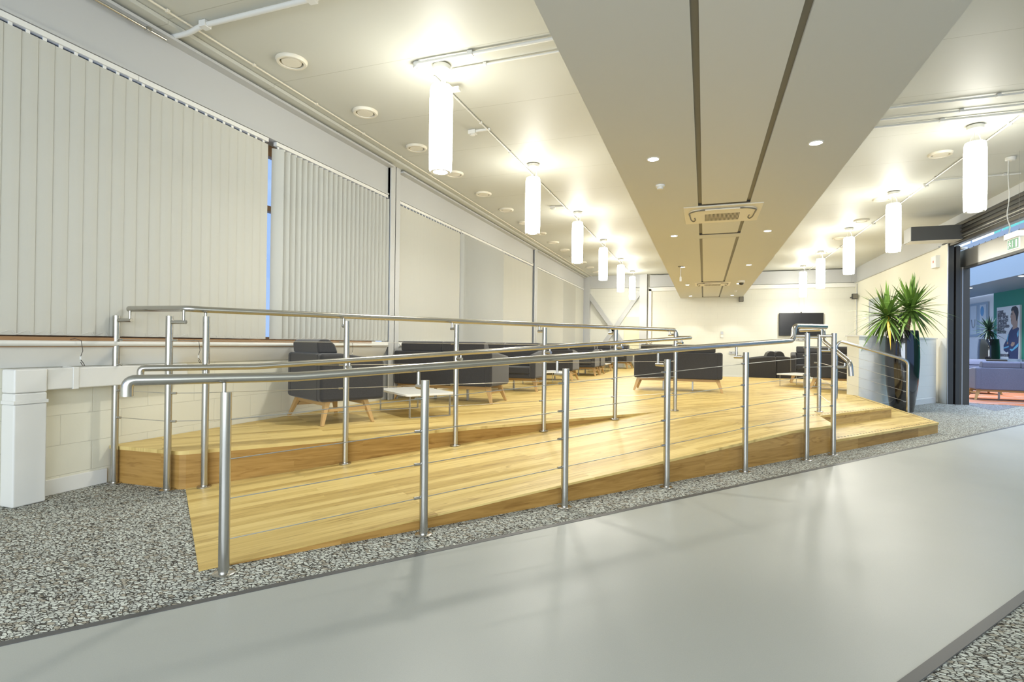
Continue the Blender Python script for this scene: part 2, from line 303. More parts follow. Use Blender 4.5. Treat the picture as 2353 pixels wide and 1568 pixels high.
# left (window) wall: blockwork upstand and glazing above
struct(MB().box((-4.8, -4.6, 0), (-4.53, BY+.1, 1.09)).build('wall_left', 'blockl'))
struct(MB().box((-4.545, 2.53, 0), (-4.515, 3.035, .115)).build('baseboard_left', 'white', bevel=.004))
struct(MB().box((-4.8, -4.6, 3.36), (-4.5, BY+.1, CZ)).build('wall_left', 'beam'))
def Ibeam_left(y0, y1):
    b = MB(); b.box((-4.53, y0, 3.37), (-4.46, y1, CZ-.01))
    b.box((-4.52, y0, 3.76), (-4.36, y1, 3.785)); b.box((-4.52, y0, 3.35), (-4.44, y1, 3.375))
    o = struct(b.build('beam', 'beam')); return o
Ibeam_left(-4.5, 6.98); Ibeam_left(7.26, 14.25); Ibeam_left(14.5, BY-.28)
struct(MB().box((-4.52, -4.5, CZ-.04), (-4.27, BY, CZ-.005)).build('trim_3', 'ceil'))
def column(x0, x1, y0, y1):
    b = MB()
    b.box((x1-.02, y0, ZP+.001), (x1, y1, CZ)); b.box((x0, (y0+y1)/2-.012, ZP+.001), (x1, (y0+y1)/2+.012, CZ)); b.box((x0, y0, ZP+.001), (x0+.02, y1, CZ))
    return struct(b.build('column', 'beam', bevel=.004))
column(-4.52, -4.41, 6.985, 7.25); column(-4.52, -4.41, 14.27, 14.52)
# back wall
struct(MB().box((-4.8, BY, 0), (5.2, BY+.2, CZ)).build('wall_back', 'blockb'))
struct(MB().box((-4.5, BY-.16, 3.37), (-2.1, BY-.001, CZ)).build('beam', 'beamd'))
struct(MB().box((-1.95, BY-.16, 3.37), (4.8, BY-.001, CZ-.03)).build('beam', 'beamd'))
struct(MB().box((-4.5, BY-.22, ZP+.001), (-4.24, BY-.002, CZ)).build('column', 'beam'))
struct(MB().box((-2.32, BY-.24, ZP+.001), (-2.05, BY-.002, CZ)).build('column', 'beam'))
struct(MB().box((-2.0, BY-.10, 3.22), (4.8, BY-.001, 3.36)).build('trim_4', 'white'))
struct(MB().box((-2.03, BY-.10, 0), (-1.9, BY-.001, 3.3)).build('trim_5', 'white'))
struct(MB().box((-1.2, BY-.02, 0), (4.8, BY-.001, .11)).build('baseboard_back', 'white'))
def brace(a, b, w=.16):
    a, b = Vector(a), Vector(b); d = (b-a).normalized(); n = Vector((-d.y, d.x))*w/2
    return MB().prism_y([(a+n)[:], (b+n)[:], (b-n)[:], (a-n)[:]], BY-.13, BY-.05)
for a, b in (((-4.35, 3.2), (-3.3, 1.75)), ((-2.33, 3.2), (-3.3, 1.75)), ((-3.3, 1.75), (-4.3, .35)), ((-3.3, 1.75), (-2.4, .35))):
    struct(brace(a, b).build('beam', 'beam'))
d = struct(MB().box((-2.92, BY-.03, .295), (-2.34, BY-.001, 2.25)).build('door_1', 'cream2'))
# right side wall with dado, door far back
struct(MB().box((WX, 14.045, 0), (5.1, BY+.1, 3.36)).build('wall_right', 'cream'))
struct(MB().box((WX-.012, 13.746, 1.385), (WX-.001, 14.2, 3.36)).build('wall_right', 'cream'))
struct(MB().box((WX, -4.6, 3.36), (5.1, BY+.1, CZ)).build('wall_right', 'beam'))
struct(MB().box((WX, -4.6, 0), (5.1, 5.2, 3.36)).build('wall_right', 'cream'))
struct(MB().box((WX-.05, 14.1, 3.34), (WX+.02, BY-.16, 3.37)).build('trim_6', 'beamd'))
struct(MB().box((WX-.012, 13.746, 0), (WX-.001, 16.2, 1.385)).build('wall_right', 'dado'))
struct(MB().box((WX-.13, BY-.2, 3.37), (WX-.001, BY-.02, CZ)).build('beam', 'beamd'))
w7 = struct(MB().box((WX-.03, 17.75, .0), (WX+.001, 19.4, 2.65)).build('door_2', 'blue'))
MB().box((WX-.045, 17.95, 1.3), (WX-.031, 19.2, 2.5)).build('pane', 'frost', w7)
# low diagonal wall beside the steps
lw = MB().prism(poly_ccw([sp(10.62, -4.84), sp(13.98, -4.84), sp(13.98, -5.04), sp(10.62, -5.04)]), 0, 1.362)
lwo = struct(lw.build('wall_low', 'blockd'))
struct(MB().prism(poly_ccw([sp(10.58, -4.815), sp(13.98, -4.815), sp(13.98, -5.065), sp(10.58, -5.065)]), 1.362, 1.385).build('trim_7', 'white'))
struct(MB().prism(poly_ccw([sp(10.9, -4.82), sp(13.9, -4.82), sp(13.9, -4.841), sp(10.9, -4.841)]), 0, .11).build('baseboard_low', 'white'))
struct(MB().prism(poly_ccw([sp(10.605, -4.84), sp(10.62, -4.84), sp(10.62, -5.04), sp(10.605, -5.04)]), 0, 1.362).build('wall_low', 'cream'))  # cream end slab: warm room light on this face put into its colour
# wall behind the camera, with an assumed glazed front, added to let sky light in
b = MB(); b.box((-4.8, -4.6, 0), (5.1, -4.4, .5)); b.box((-4.8, -4.6, 3.0), (5.1, -4.4, CZ)); b.box((-4.8, -4.6, .5), (-3.8, -4.4, 3.0)); b.box((4.2, -4.6, .5), (5.1, -4.4, 3.0))
struct(b.build('wall_front', 'cream'))
b = MB()
for x in (-3.8, -1.8, .2, 2.2, 4.14): b.box((x, -4.54, .5), (x+.06, -4.46, 3.0))
struct(b.build('window_4', 'dark'))  # bars of the assumed glazing, out of view

# ---- soffit down the middle ----
SX0, SX1, SZ = -.85, 1.285, 2.94
b = MB()
b.box((SX0, -4.4, SZ), (-.088, BY, SZ+.03)); b.box((.522, -4.4, SZ), (SX1, BY, SZ+.03))
b.box((-.088, 7.31, SZ), (.522, 8.32, SZ+.03)); b.box((-.088, 9.24, SZ), (.522, 9.52, SZ+.03)); b.box((-.088, 16.03, SZ), (.522, 17.0, SZ+.03)); b.box((-.088, 20.9, SZ), (.522, BY, SZ+.03))
b.box((SX0, -4.4, SZ+.0301), (SX0+.03, BY, CZ)); b.box((SX1-.03, -4.4, SZ+.0301), (SX1, BY, CZ))
struct(b.build('ceiling', 'soffit'))
b = MB()
for y0, y1 in ((-4.4, 7.31), (8.32, 9.24), (9.52, 16.03), (17.0, 20.9)):
    g = .042
    b.box((-.085+g, y0+.02, SZ+.006), (.519-g, y1-g*1.3, SZ+.026) )
struct(b.build('ceiling_panel', 'panel'))
b = MB()
for y0, y1 in ((-4.4, 7.31), (8.32, 9.24), (9.52, 16.03), (17.0, 20.9)):
    b.box((-.0875, y1-.054, SZ+.003), (.5215, y1-.0005, SZ+.012)); b.box((-.0875, y0+.0005, SZ+.003), (.5215, y0+.02, SZ+.012))
struct(b.build('gap_shade', 'void'))  # near-black strips: shade of the open panel-end gaps put into colour
b = MB(); b.box((-.2, -4.4, SZ+.075), (.63, BY, SZ+.10)); struct(b.build('ceiling', 'void'))  # near-black lid painting the hollow above the gaps dark
b = MB()
for y0, y1 in ((-4.4, 7.31), (8.32, 9.24), (9.52, 16.03), (17.0, 20.9)):
    for x in (-.0875, .4785): b.box((x, y0+.02, SZ+.020), (x+.043, y1-.054, SZ+.03))
struct(b.build('trim_8', 'chan'))

# ---- windows behind the blinds (timber frames, one pane each) ----
wi = 1
for y0, y1 in ((-4.4, 6.97), (7.26, 14.25), (14.54, BY-.25)):
    b = MB(); n = max(2, round((y1-y0)/2.35)); b.box((-4.72, y0, 1.09), (-4.64, y1, 1.2)); b.box((-4.72, y0, 3.24), (-4.64, y1, 3.36)); b.box((-4.72, y0, 2.62), (-4.64, y1, 2.68))
    for k in range(n+1): y = y0+(y1-y0-.07)*k/n; b.box((-4.72, y, 1.2), (-4.64, y+.07, 3.24))
    w = struct(b.build('window_%d' % wi, 'sill')); MB().box((-4.685, y0, 1.2), (-4.68, y1, 3.24)).build('pane', 'glass', w)
    wi += 1
# sill board and tubular dado heating pipe
b = MB(); b.box((-4.66, -4.4, 1.09), (-4.42, 6.55, 1.165)); struct(b.build('sill', 'sill'))
b = MB(); b.box((-4.66, 6.55, 1.09), (-4.42, 6.98, 1.165)); b.box((-4.66, 7.25, 1.09), (-4.42, BY-.25, 1.165)); struct(b.build('sill', 'white'))

# =====================================================================
#  WALL-SIDE TRUNKING
# =====================================================================
t = empty('pipe', (-4.42, 2, 1.118))
b = MB(); b.tube([(0, -6.3, 0), (0, 4.95, 0)], .021); b.build('pipe_run', 'trunk', t, smooth=True)
b = MB(); b.tube([(0, 5.28, 0), (0, 18.9, 0)], .021); b.build('pipe_run', 'trunk', t, smooth=True)
tag(t, 'slim white pipe running along the wall just under the blinds', 'pipe')
b = MB(); b.prism_y([(-4.53, 1.09), (-4.53, .945), (-4.515, .945), (-4.46, 1.02), (-4.43, 1.09)][::-1], -4.4, 6.97)
b.prism_y([(-4.53, 1.09), (-4.53, .945), (-4.515, .945), (-4.46, 1.02), (-4.43, 1.09)][::-1], 7.26, BY-.25); struct(b.build('trim_9', 'trunk', smooth=True))
t = empty('cable_trunking', (-4.45, 2.43, 0))
b = MB(); b.box((-.075, -.1, 0), (.065, .1, .70)); b.build('upright_box', 'trunk', t, bevel=.012)
b = MB(); b.box((-.075, -.1, .70), (.065, .1, .775)); b.box((-.075, -.1, .775), (.065, .1, .94)); b.build('corner_box', 'trunk', t, bevel=.012)
b = MB(); b.box((-.07, -.105, .70), (.07, .105, .725)); b.build('joint_cover', 'trunk', t, bevel=.003)
b = MB(); b.box((-.075, .1, .785), (.05, 1.22, .94)); b.build('horizontal_box', 'trunk', t, bevel=.01)
b = MB(); b.box((-.07, .27, .78), (.055, .31, .945)); b.build('joint_cover', 'trunk', t, bevel=.003)
tag(t, 'boxy white cable trunking turning from the carpet along the block wall', 'trunking')

# blind pull cords
def cord(y, z0, drop, name='blind_cord', lab=''):
    t = empty(name, (-4.392, y, z0)); pts = [(-.05, -.07, .0), (-.01, -.03, .015), (.012, .0, .0), (.012, .012, -drop*.4), (.010, 0.0, -drop*.62)]
    MB().tube(pts, .0025, 6).build('cord_line', 'cordb', t, smooth=True)
    MB().tube([(.010, 0, -drop*.62), (.010, 0, -drop*.75)], .007, 8).build('cord_toggle', 'trunk', t, smooth=True)
    MB().tube([(.010, 0, -drop*.75), (.010, .018, -drop*.88), (.010, .03, -drop), (.010, .012, -drop*.97), (.010, 0, -drop*.85)], .0025, 6).build('cord_tail', 'cordb', t, smooth=True)
    return tag(t, lab, 'cord')
cord(2.74, 1.14, .19, lab='dark knotted blind cord hanging over the pipe above the white trunking')
cord(3.74, 1.14, .2, lab='thin blind cord hanging over the pipe behind the post on the ramp foot')
cord(6.05, 1.14, .2, lab='thin looping cord hanging over the pipe behind the lone armchair')

# =====================================================================
#  VERTICAL BLINDS
# =====================================================================
def blind(y0, y1, ang, lab, grp='vertical blinds on the window wall', zb=1.175, zt=3.285):
    t = empty('vertical_blind', (-4.47, y0, 0)); L = y1-y0
    n = max(2, int(round(L/(.104 if ang < 20 else .094)))); w = .127/2; b = MB(); hk = MB(); ch = MB(); a = R(ang); hk.box((-.022, 0, 3.305), (.022, L, 3.345))
    for i in range(n):
        yc = (i+.5)*L/n; dx, dy = math.sin(a)*w, math.cos(a)*w; jx = random.uniform(-.001, .001)
        zz = zb+.002*random.random()
        px = [(-dx, -dy), (-dx*.33+.0015*math.cos(a), -dy*.33), (dx*.33+.0015*math.cos(a), dy*.33), (dx, dy)]
        vs = []
        for z in (zz, zt):
            for p in px: vs.append((p[0]+jx, yc+p[1], z))
        for z in (zz, zt):
            for p in px: vs.append((p[0]+jx-.0012, yc+p[1], z))
        fs = [(k, k+1, k+5, k+4) for k in range(3)]+[(8+k, 8+k+4, 8+k+5, 8+k+1) for k in range(3)]+[(0, 4, 12, 8), (3, 11, 15, 7), (0, 8, 9, 1), (1, 9, 10, 2), (2, 10, 11, 3), (4, 5, 13, 12), (5, 6, 14, 13), (6, 7, 15, 14)]
        b.add(vs, fs)
        hk.box((-.004, yc-.012, zt-.002), (.004, yc+.012, 3.306))
        if i < n-1:
            ch.tube([(dx+.004, yc+dy*.6, zb+.03), (dx+.006, yc+L/n*.5, zb+.004), (dx+.004, yc+L/n+dy*.2, zb+.03)], .0014, 4, cap=False)
    b.build('slats', 'blind', t); hk.build('head_rail', 'white', t); ch.build('bottom_chain', 'trunk', t)
    return tag(t, lab, 'blind', grp)
blind(-.3, 3.19, 3, 'closed cream vertical blind above the white trunking, at the picture edge')
blind(3.195, 4.62, 3, 'closed cream vertical blind ending at the narrow uncovered slit of window')
blind(4.735, 6.965, 50, 'vertical blind with slats turned half open, between the slit and the first column')
blind(7.28, 9.52, 3, 'closed cream vertical blind just past the first grey column')
blind(9.55, 11.84, 62, 'half-open vertical blind with bluish daylight showing, middle bay')
blind(11.86, 14.24, 3, 'closed cream vertical blind just before the second grey column')
blind(14.56, 17.6, 25, 'vertical blind just past the second grey column')
blind(17.62, 19.38, 50, 'half-open vertical blind with bluish light in the far bay')
blind(19.40, BY-.27, 4, 'closed vertical blind nearest the back wall corner')

# =====================================================================
#  TIMBER RAMP AND PLATFORM
# =====================================================================
RS0, RS1 = .17, 5.45
def rz(s): return max(0.004, min(ZP, (s-RS0)*ZP/(RS1-RS0)+.004))
def ribbon(prof, x_of, top_off=0, thick=.02): pass
PO, PI_ = -3.11, -4.88            # outer and inner edge of the ramp
ramp = empty('ramp', sp(RS0, (PO+PI_)/2))
inv = -Vector(ramp.location)
def rel(v): return Vector(v)+inv
LX = 1.372                        # side of the landing
def landing_s(p):                 # where the line x = LX crosses perp p
    return (LX-p*N.x)/E.x
so, si = landing_s(PO), landing_s(-3.64)
# surface boards: sloped part then level landing; polygons in (s,p)
lip = .028
b = MB()
a = [sp(RS0, PI_, .0), sp(RS1, PI_, ZP-lip), sp(RS1, PO, ZP-lip), sp(RS0, PO, .0)]
tpv = [sp(RS0, PI_, .006), sp(RS1, PI_, ZP), sp(RS1, PO, ZP), sp(RS0, PO, .006)]
def quad(b, lo, hi): b.hexa([rel(v) for v in lo], [rel(v) for v in hi])
quad(b, [a[0], a[3], a[2], a[1]], [tpv[0], tpv[3], tpv[2], tpv[1]])
lp = poly_ccw([sp(RS1, PI_), sp(RS1, PO), sp(so, PO), sp(si, -3.64), sp(si+.05, PI_)])
b.prism([rel(v)[:2] for v in lp], ZP-lip, ZP)
b.build('ramp_boards', 'wood', ramp)
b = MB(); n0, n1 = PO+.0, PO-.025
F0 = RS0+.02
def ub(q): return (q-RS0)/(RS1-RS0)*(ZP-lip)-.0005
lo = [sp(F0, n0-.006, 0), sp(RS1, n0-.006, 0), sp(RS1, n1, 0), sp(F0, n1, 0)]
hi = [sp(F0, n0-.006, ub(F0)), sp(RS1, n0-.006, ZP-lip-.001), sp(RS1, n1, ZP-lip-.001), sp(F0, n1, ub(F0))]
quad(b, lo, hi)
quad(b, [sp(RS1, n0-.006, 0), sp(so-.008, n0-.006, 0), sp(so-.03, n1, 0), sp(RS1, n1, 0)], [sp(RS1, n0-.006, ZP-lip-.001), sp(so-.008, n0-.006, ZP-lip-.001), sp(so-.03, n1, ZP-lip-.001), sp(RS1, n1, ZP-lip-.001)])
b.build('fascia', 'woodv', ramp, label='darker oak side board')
b = MB(); b.box((LX-.03, sp(so, PO).y+.01, 0), (LX-.006, sp(si, -3.64).y+.4, ZP-lip)); b2 = MB(); b2.v = [tuple(rel(v)) for v in b.v]; b2.f = b.f
b2.build('end_board', 'woodv', ramp)
tag(ramp, 'long oak ramp rising diagonally from the carpet between two steel handrails', 'ramp')

plat = empty('platform', (-4.0, 3.1, 0)); pinv = -Vector(plat.location)
def prel(v): return Vector((v[0], v[1], v[2] if len(v) > 2 else 0))+pinv
KX, KY = sp(RS0, PI_).x, sp(RS0, PI_).y
L = -3.62                              # upper nosing line
xu = 2.6; su = (xu-L*N.x)/E.x; scn = landing_s(L)
deck = [(-4.525, 3.06), (KX-.02, 3.075), (KX+.03, KY+.0)]
deck = [(-4.525, 3.055), (KX-.045, 3.085), (sp(RS0+.02, PI_-.001).x, sp(RS0+.02, PI_-.001).y), tuple(sp(si+.05, PI_-.001)[:2]), tuple(sp(si+.02, -3.64)[:2]), tuple(sp(scn, L)[:2]), tuple(sp(su, L)[:2]),
        (xu, sp(10.62, -5.05).y-.0), tuple(sp(10.60, -5.06)[:2]), tuple(sp(14.0, -5.06)[:2]), (4.78, 14.4), (4.78, 16.5), (.2, 16.5), (.2, BY-.005), (-4.525, BY-.005)]
b = MB(); b.prism([prel(p)[:2] for p in poly_ccw([Vector((p[0], p[1])) for p in deck])], ZP-.028, ZP); b.build('deck', 'wood', plat)
def vstrip(b, p, q, z0, z1, th=.02, inset=.006):
    p, q = Vector(p[:2]).to_3d(), Vector(q[:2]).to_3d(); d = (q-p).normalized(); n = Vector((-d.y, d.x, 0))   # n points inward (left of travel)
    a0, a1, b0, b1 = p+n*inset, q+n*inset, p+n*(inset+th), q+n*(inset+th)
    up = lambda v, z: prel((v.x, v.y, z))
    b.hexa([up(a0, z0), up(a1, z0), up(b1, z0), up(b0, z0)], [up(a0, z1), up(a1, z1), up(b1, z1), up(b0, z1)])
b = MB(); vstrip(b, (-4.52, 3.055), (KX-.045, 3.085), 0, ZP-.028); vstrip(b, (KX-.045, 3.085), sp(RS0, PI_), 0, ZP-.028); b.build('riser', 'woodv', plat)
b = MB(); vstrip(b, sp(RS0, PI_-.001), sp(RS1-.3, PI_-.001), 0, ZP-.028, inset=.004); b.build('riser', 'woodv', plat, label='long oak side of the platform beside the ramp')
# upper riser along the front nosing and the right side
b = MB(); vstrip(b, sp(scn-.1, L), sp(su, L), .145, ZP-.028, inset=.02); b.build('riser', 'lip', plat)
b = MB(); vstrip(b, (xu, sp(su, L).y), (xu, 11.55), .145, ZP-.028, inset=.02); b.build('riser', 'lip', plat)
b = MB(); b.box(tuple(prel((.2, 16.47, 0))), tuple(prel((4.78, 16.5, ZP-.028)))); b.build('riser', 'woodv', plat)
# lower step wrapping the corner
xs = 3.035; LS = -3.06; ss = (xs-LS*N.x)/E.x; sl = landing_s(LS)
st = empty('step'); st.parent = plat
ring = [Vector((LX+.002, sp(sl, LS).y)), Vector(sp(ss, LS)[:2]), Vector((xs, 11.35)), Vector((xu-.05, 11.35)), Vector((xu-.05, sp(su, L).y+.05)), Vector(sp(scn, L-.05)[:2])+Vector((.03, 0)), Vector((LX+.002, sp(scn, L).y))]
bb = MB(); bb.prism([prel(p)[:2] for p in poly_ccw(ring)], .145-.028, .145); so_ = bb.build('tread', 'wood', None); so_.parent = plat
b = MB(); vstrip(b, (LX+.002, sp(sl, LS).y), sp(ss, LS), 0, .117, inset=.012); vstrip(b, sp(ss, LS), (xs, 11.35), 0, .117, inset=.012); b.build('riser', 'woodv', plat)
bpy.data.objects.remove(st)
def studs(b, p, q, z, off=.06, gap=.072):
    p, q = Vector(p[:2]), Vector(q[:2]); d = (q-p); n = int(d.length/gap); d.normalize(); nn = Vector((-d.y, d.x))*off
    for i in range(n):
        c = p+d*(.05+i*gap)+nn; pl = [c+d*(.018*math.cos(a))+Vector((-d.y, d.x))*(.011*math.sin(a)) for a in [k*PI/4 for k in range(8)]]
        b.prism([prel(v)[:2] for v in poly_ccw([v.to_3d() for v in pl])], z, z+.0022)
def stud_row(p, q, z, gap=.072, off=.06):
    p, q = Vector(p[:2]), Vector(q[:2]); d = q-p; n = int(d.length/gap); d.normalize(); nn = Vector((-d.y, d.x))*off; me = None
    for k in range(n):
        c = p+d*(.05+k*gap)+nn
        if me is None:
            b = MB(); b.prism([tuple(d*(.018*math.cos(a))+Vector((-d.y, d.x))*(.011*math.sin(a))) for a in [i_*PI/4 for i_ in range(8)]], 0, .0022)
            o = b.build('nosing_stud', 'stud', plat); me = o
        else: o = me.copy(); COL.objects.link(o); o.parent = plat
        o.location = prel((c.x, c.y, z))
stud_row(sp(scn-.3, L), sp(su, L), ZP); stud_row(sp(sl+.05, LS), sp(ss, LS), .145)
b = MB(); studs(b, (xu, sp(su, L).y+.1), (xu, 11.3), ZP); studs(b, (xs, sp(ss, LS).y+.1), (xs, 11.2), .145); o = b.build('nosing_pattern', 'stud', plat); o['kind'] = 'stuff'
tag(plat, 'low oak platform filling the seating area, with a wraparound step at one corner', 'platform')

# =====================================================================
#  BALUSTRADES
# =====================================================================
PR = .0255
def post(parent, base, top, arms, stubs, flange=True):
    """arms: list of (direction xy, length, z, upright top z); stubs: list of (direction xy, z)"""
    b = MB(); b.tube([(base.x, base.y, base.z), (base.x, base.y, top)], PR, 20); po = b.build('post', 'steel', parent, smooth=True)
    if flange: MB().lathe([(.052, 0), (.052, .008), (.048, .011), (PR, .011)], base, 24).build('base_flange', 'steel', po, smooth=True)
    for dr, ln, z, zt in arms:
        d = Vector((dr[0], dr[1], 0)).normalized(); a = Vector((base.x, base.y, z)); e = a+d*ln
        b = MB(); b.tube([a+d*.02, e+d*.018], .0155, 14); b.tube([e, Vector((e.x, e.y, zt))], .0105, 12); b.build('rail_bracket', 'steel', po, smooth=True)
    for dr, z in stubs:
        d = Vector((dr[0], dr[1], 0)).normalized(); a = Vector((base.x, base.y, z))
        MB().tube([a+d*.02, a+d*.064], .0088, 10).build('cable_clamp', 'steel', po, smooth=True)
    return po
nE, nN = -E, -N
RC = (.16, .36, .555, .75)                 # ramp cables above the ramp surface
UC = (.53, .745, .95, 1.15)                # level cables (absolute)
fr = empty('balustrade')
fs = [.271, 1.329, 2.400, 3.448, 4.498, 5.527, 6.053]
FP = -3.01
ftop = [.897, .928, .981, 1.041, 1.100, 1.297, 1.307]
def frz(s): return .958 if s < .62 else .958+(s-.62)*(1.218-.958)/(5.42-.62)
for i, (s, tp) in enumerate(zip(fs, ftop)):
    bs = sp(s, FP, 0); ar = []; stb = []
    if i < 5: ar = [(nN, .1, tp-.045, frz(s)-.015)]; stb = [(nE, rz(s)+h+.0) for h in RC] if i else []
    if i == 5: ar = [(nN*.8-E*.35, .115, tp-.03, 1.35)]; stb = [(nE, ZP+h) for h in (.165, .375, .575, .775)]+[(nE, z) for z in UC]
    if i == 6: ar = [(nN*.8-E*.45, .115, tp-.03, 1.35), ((1, .1), .105, .945, .99)]; stb = [(nE, z) for z in UC]
    post(fr, bs, tp, ar, stb)
CB = Vector((1.446, 8.17, ZP)); BP = sp(fs[6], FP, 0); AP = sp(fs[5], FP, 0)
cp = post(fr, CB, 1.325, [((-1, 0), .15, 1.285, 1.36), ((1, 0), .11, 1.11, 1.17)], [((-1, -.15), z) for z in UC])
rails = [sp(-.133, -3.11, .885), sp(-.133, -3.11, .960), sp(.62, -3.11, .960), sp(5.44, -3.11, 1.220), sp(5.47, -3.11, 1.372), sp(6.08, -3.11, 1.378)]
MB().tube(rails, .0255, 20, fillet=.05).build('ramp_rail', 'steel', fr, smooth=True, label='lower steel handrail with hooked end')
MB().tube([(1.25, 8.34, 1.385), (1.34, 7.36, 1.372), (1.345, 7.34, 1.23), (1.45, 6.575, 1.0), (1.457, 6.556, .855)], .0245, 20, fillet=.055).build('stair_rail', 'steel', fr, smooth=True, label='short steel handrail bending down beside the step')
for h in RC:
    b = MB(); pts = [sp(s, FP, rz(s)+h) for s in fs[:6]]; b.tube(pts, .0027, 6); b.build('cable', 'cable', fr, smooth=True)
for z in UC:
    b = MB(); b.tube([sp(fs[5], FP, z), sp(fs[6], FP, z), Vector((CB.x, CB.y, z))], .0027, 6); b.build('cable', 'cable', fr, smooth=True)
tag(fr, 'steel handrail with wire cables along the walkway edge of the oak ramp', 'railing')

ir = empty('balustrade')
IP = -4.83
iss = [.291, 1.377, 2.463, 3.548, 4.614, 5.686]
p0 = Vector((-4.43, 3.03, 0)); p1 = Vector((-3.86, 3.037, 0))
post(ir, p0, 1.342, [((1, .12), .13, 1.305, 1.38)], [((1, 0), z) for z in UC])
post(ir, p1, 1.336, [((1, .2), .12, 1.29, 1.38)], [((1, .3), z) for z in UC])
def irz(s): return .948 if s < .62 else .948+(s-.62)*(1.262-.948)/(5.85-.62)
for i, s in enumerate(iss):
    base = sp(s, IP, rz(s)+.003); tp = 1.338
    post(ir, base, tp, [(nN, .1, tp-.04, 1.37), (N, .1, irz(s)-.06, irz(s)-.012)], [(nE, z) for z in UC] if i else [])
up = [Vector((-4.43, 3.13, 1.402)), Vector((-3.80, 3.13, 1.398)), sp(.30, -4.93, 1.395), sp(3.6, -4.93, 1.372), sp(5.80, -4.93, 1.366), sp(5.83, -4.93, 1.262)]
MB().tube(up, .0245, 20, fillet=.06).build('upper_rail', 'steel', ir, smooth=True)
lo = [sp(-.125, -4.73, .885), sp(-.125, -4.73, .946), sp(.62, -4.73, .948), sp(5.86, -4.73, 1.262)]
MB().tube(lo, .0235, 20, fillet=.05).build('ramp_rail', 'steel', ir, smooth=True, label='lower steel handrail with hooked end')
MB().tube([sp(5.83, -4.93, 1.262), sp(5.84, -4.73, 1.262)], .0235, 16).build('return_rail', 'steel', ir, smooth=True)
for z in UC:
    MB().tube([p0+Vector((0, 0, z)), p1+Vector((0, 0, z))]+[sp(s, IP, z) for s in iss], .0027, 6).build('cable', 'cable', ir, smooth=True)
tag(ir, 'steel double handrail with wire cables between the oak ramp and the seating platform', 'railing')

rr = empty('handrail')
RY = 10.45
MB().tube([(2.105, RY, ZP), (2.105, RY, 1.20), (2.16, RY, 1.262), (3.04, RY, .985), (3.125, RY, .93), (3.125, RY, 0)], .0235, 18, fillet=.07).build('bent_rail', 'steel', rr, smooth=True)
for a, c in (((2.12, .92+.15), .772), ((2.12, .92), .610), ((2.12, .76), .447), ((2.12, .60), .284)):
    MB().tube([(a[0], RY, a[1]), (3.12, RY, c)], .0027, 6).build('cable', 'cable', rr, smooth=True)
    MB().tube([(3.06, RY, c+.02*(a[1]-c)), (3.11, RY, c)], .006, 8).build('cable_clamp', 'steel', rr, smooth=True)
tag(rr, 'short sloping steel handrail with four cables in front of the black planter', 'railing')

# =====================================================================
#  SEATING
# =====================================================================
def lounge(name, w, d=.74, nc=1, fab='fab', legs=True):
    zb = .24 if legs else .0
    t = empty(name); hw, hd = w/2, d/2
    fb = fab
    b = MB(); b.prism_x([(-hd, zb), (-hd+.16, zb), (-hd+.20, .70), (-hd+.14, .735), (-hd, .735)], -hw+.09, hw-.09); b.build('backrest', fb, t, bevel=.022, seg=3)
    for sx in (-1, 1):
        b = MB(); x0, x1 = (hw-.115, hw) if sx > 0 else (-hw, -hw+.115)
        b.prism_x([(-hd, zb), (hd, zb), (hd, .66), (hd-.04, .675), (-hd+.22, .738), (-hd, .738)], x0, x1); b.build('armrest', fb, t, bevel=.036, seg=4)
    MB().box((-hw+.10, -hd+.10, zb+.002), (hw-.10, hd-.02, .315)).build('seat_base', fb, t, bevel=.012)
    cw = (w-.24)/nc
    for k in range(nc):
        x0 = -hw+.12+k*cw
        MB().box((x0+.002, -hd+.16, .315), (x0+cw-.002, hd-.005, .445)).build('seat_cushion', fb, t, bevel=.03, seg=3)
        b = MB(); b.prism_x([(-hd+.02, .735), (-hd+.24, .735), (-hd+.20, .83), (-hd+.14, .882), (-hd+.05, .882), (-hd+.01, .85)], x0+.004, x0+cw-.004); b.build('head_cushion', fb, t, bevel=.022, seg=3)
    # back pad
    b = MB(); b.prism_x([(-hd+.16, .44), (-hd+.30, .44), (-hd+.24, .72), (-hd+.18, .73)], -hw+.125, hw-.125); b.build('back_cushion', fb, t, bevel=.02)
    if not legs: return t
    fx, fy0, fy1 = hw-.13, -hd+.10, hd-.20
    for sx in (-1, 1):
        for sy, y0, y1 in ((-1, fy0, -hd+.02), (1, fy1, hd-.14)):
            bx = hw+.015; b = MB(); x0 = sx*(hw-.12)
            def q(cx, cy, z, a, c): return [(cx-a, cy-c, z), (cx+a, cy-c, z), (cx+a, cy+c, z), (cx-a, cy+c, z)]
            b.hexa(q(sx*bx-sx*.02, y1, 0, .019, .016), q(x0+sx*.03, y0, .24, .040, .026)); b.build('leg', 'frame', t, bevel=.005)
    b = MB(); b.box((-hw+.10, fy0-.02, .19), (hw-.10, fy0+.02, .235)); b.build('frame_rail', 'frame', t, bevel=.004)
    b = MB(); b.box((-hw+.10, fy1-.02, .19), (hw-.10, fy1+.02, .235)); b.build('frame_rail', 'frame', t, bevel=.004)
    for sx in (-1, 1):
        b = MB(); b.box((sx*(hw-.06)-.014, fy0, .135), (sx*(hw-.06)+.014, fy1, .175)); b.build('stretcher', 'frame', t, bevel=.004)
    if w > 1.2:
        for sx in (-1, 1): MB().box((sx*w*.17-.015, -.02, 0), (sx*w*.17+.015, .02, .24)).build('support_leg', 'grey', t, bevel=.003)
    return t
def face(v): return math.atan2(-v[0], v[1])
chair0 = lounge('armchair', .94, .72, 1)
sofa0 = lounge('sofa', 1.6, .75, 2)
used = set()
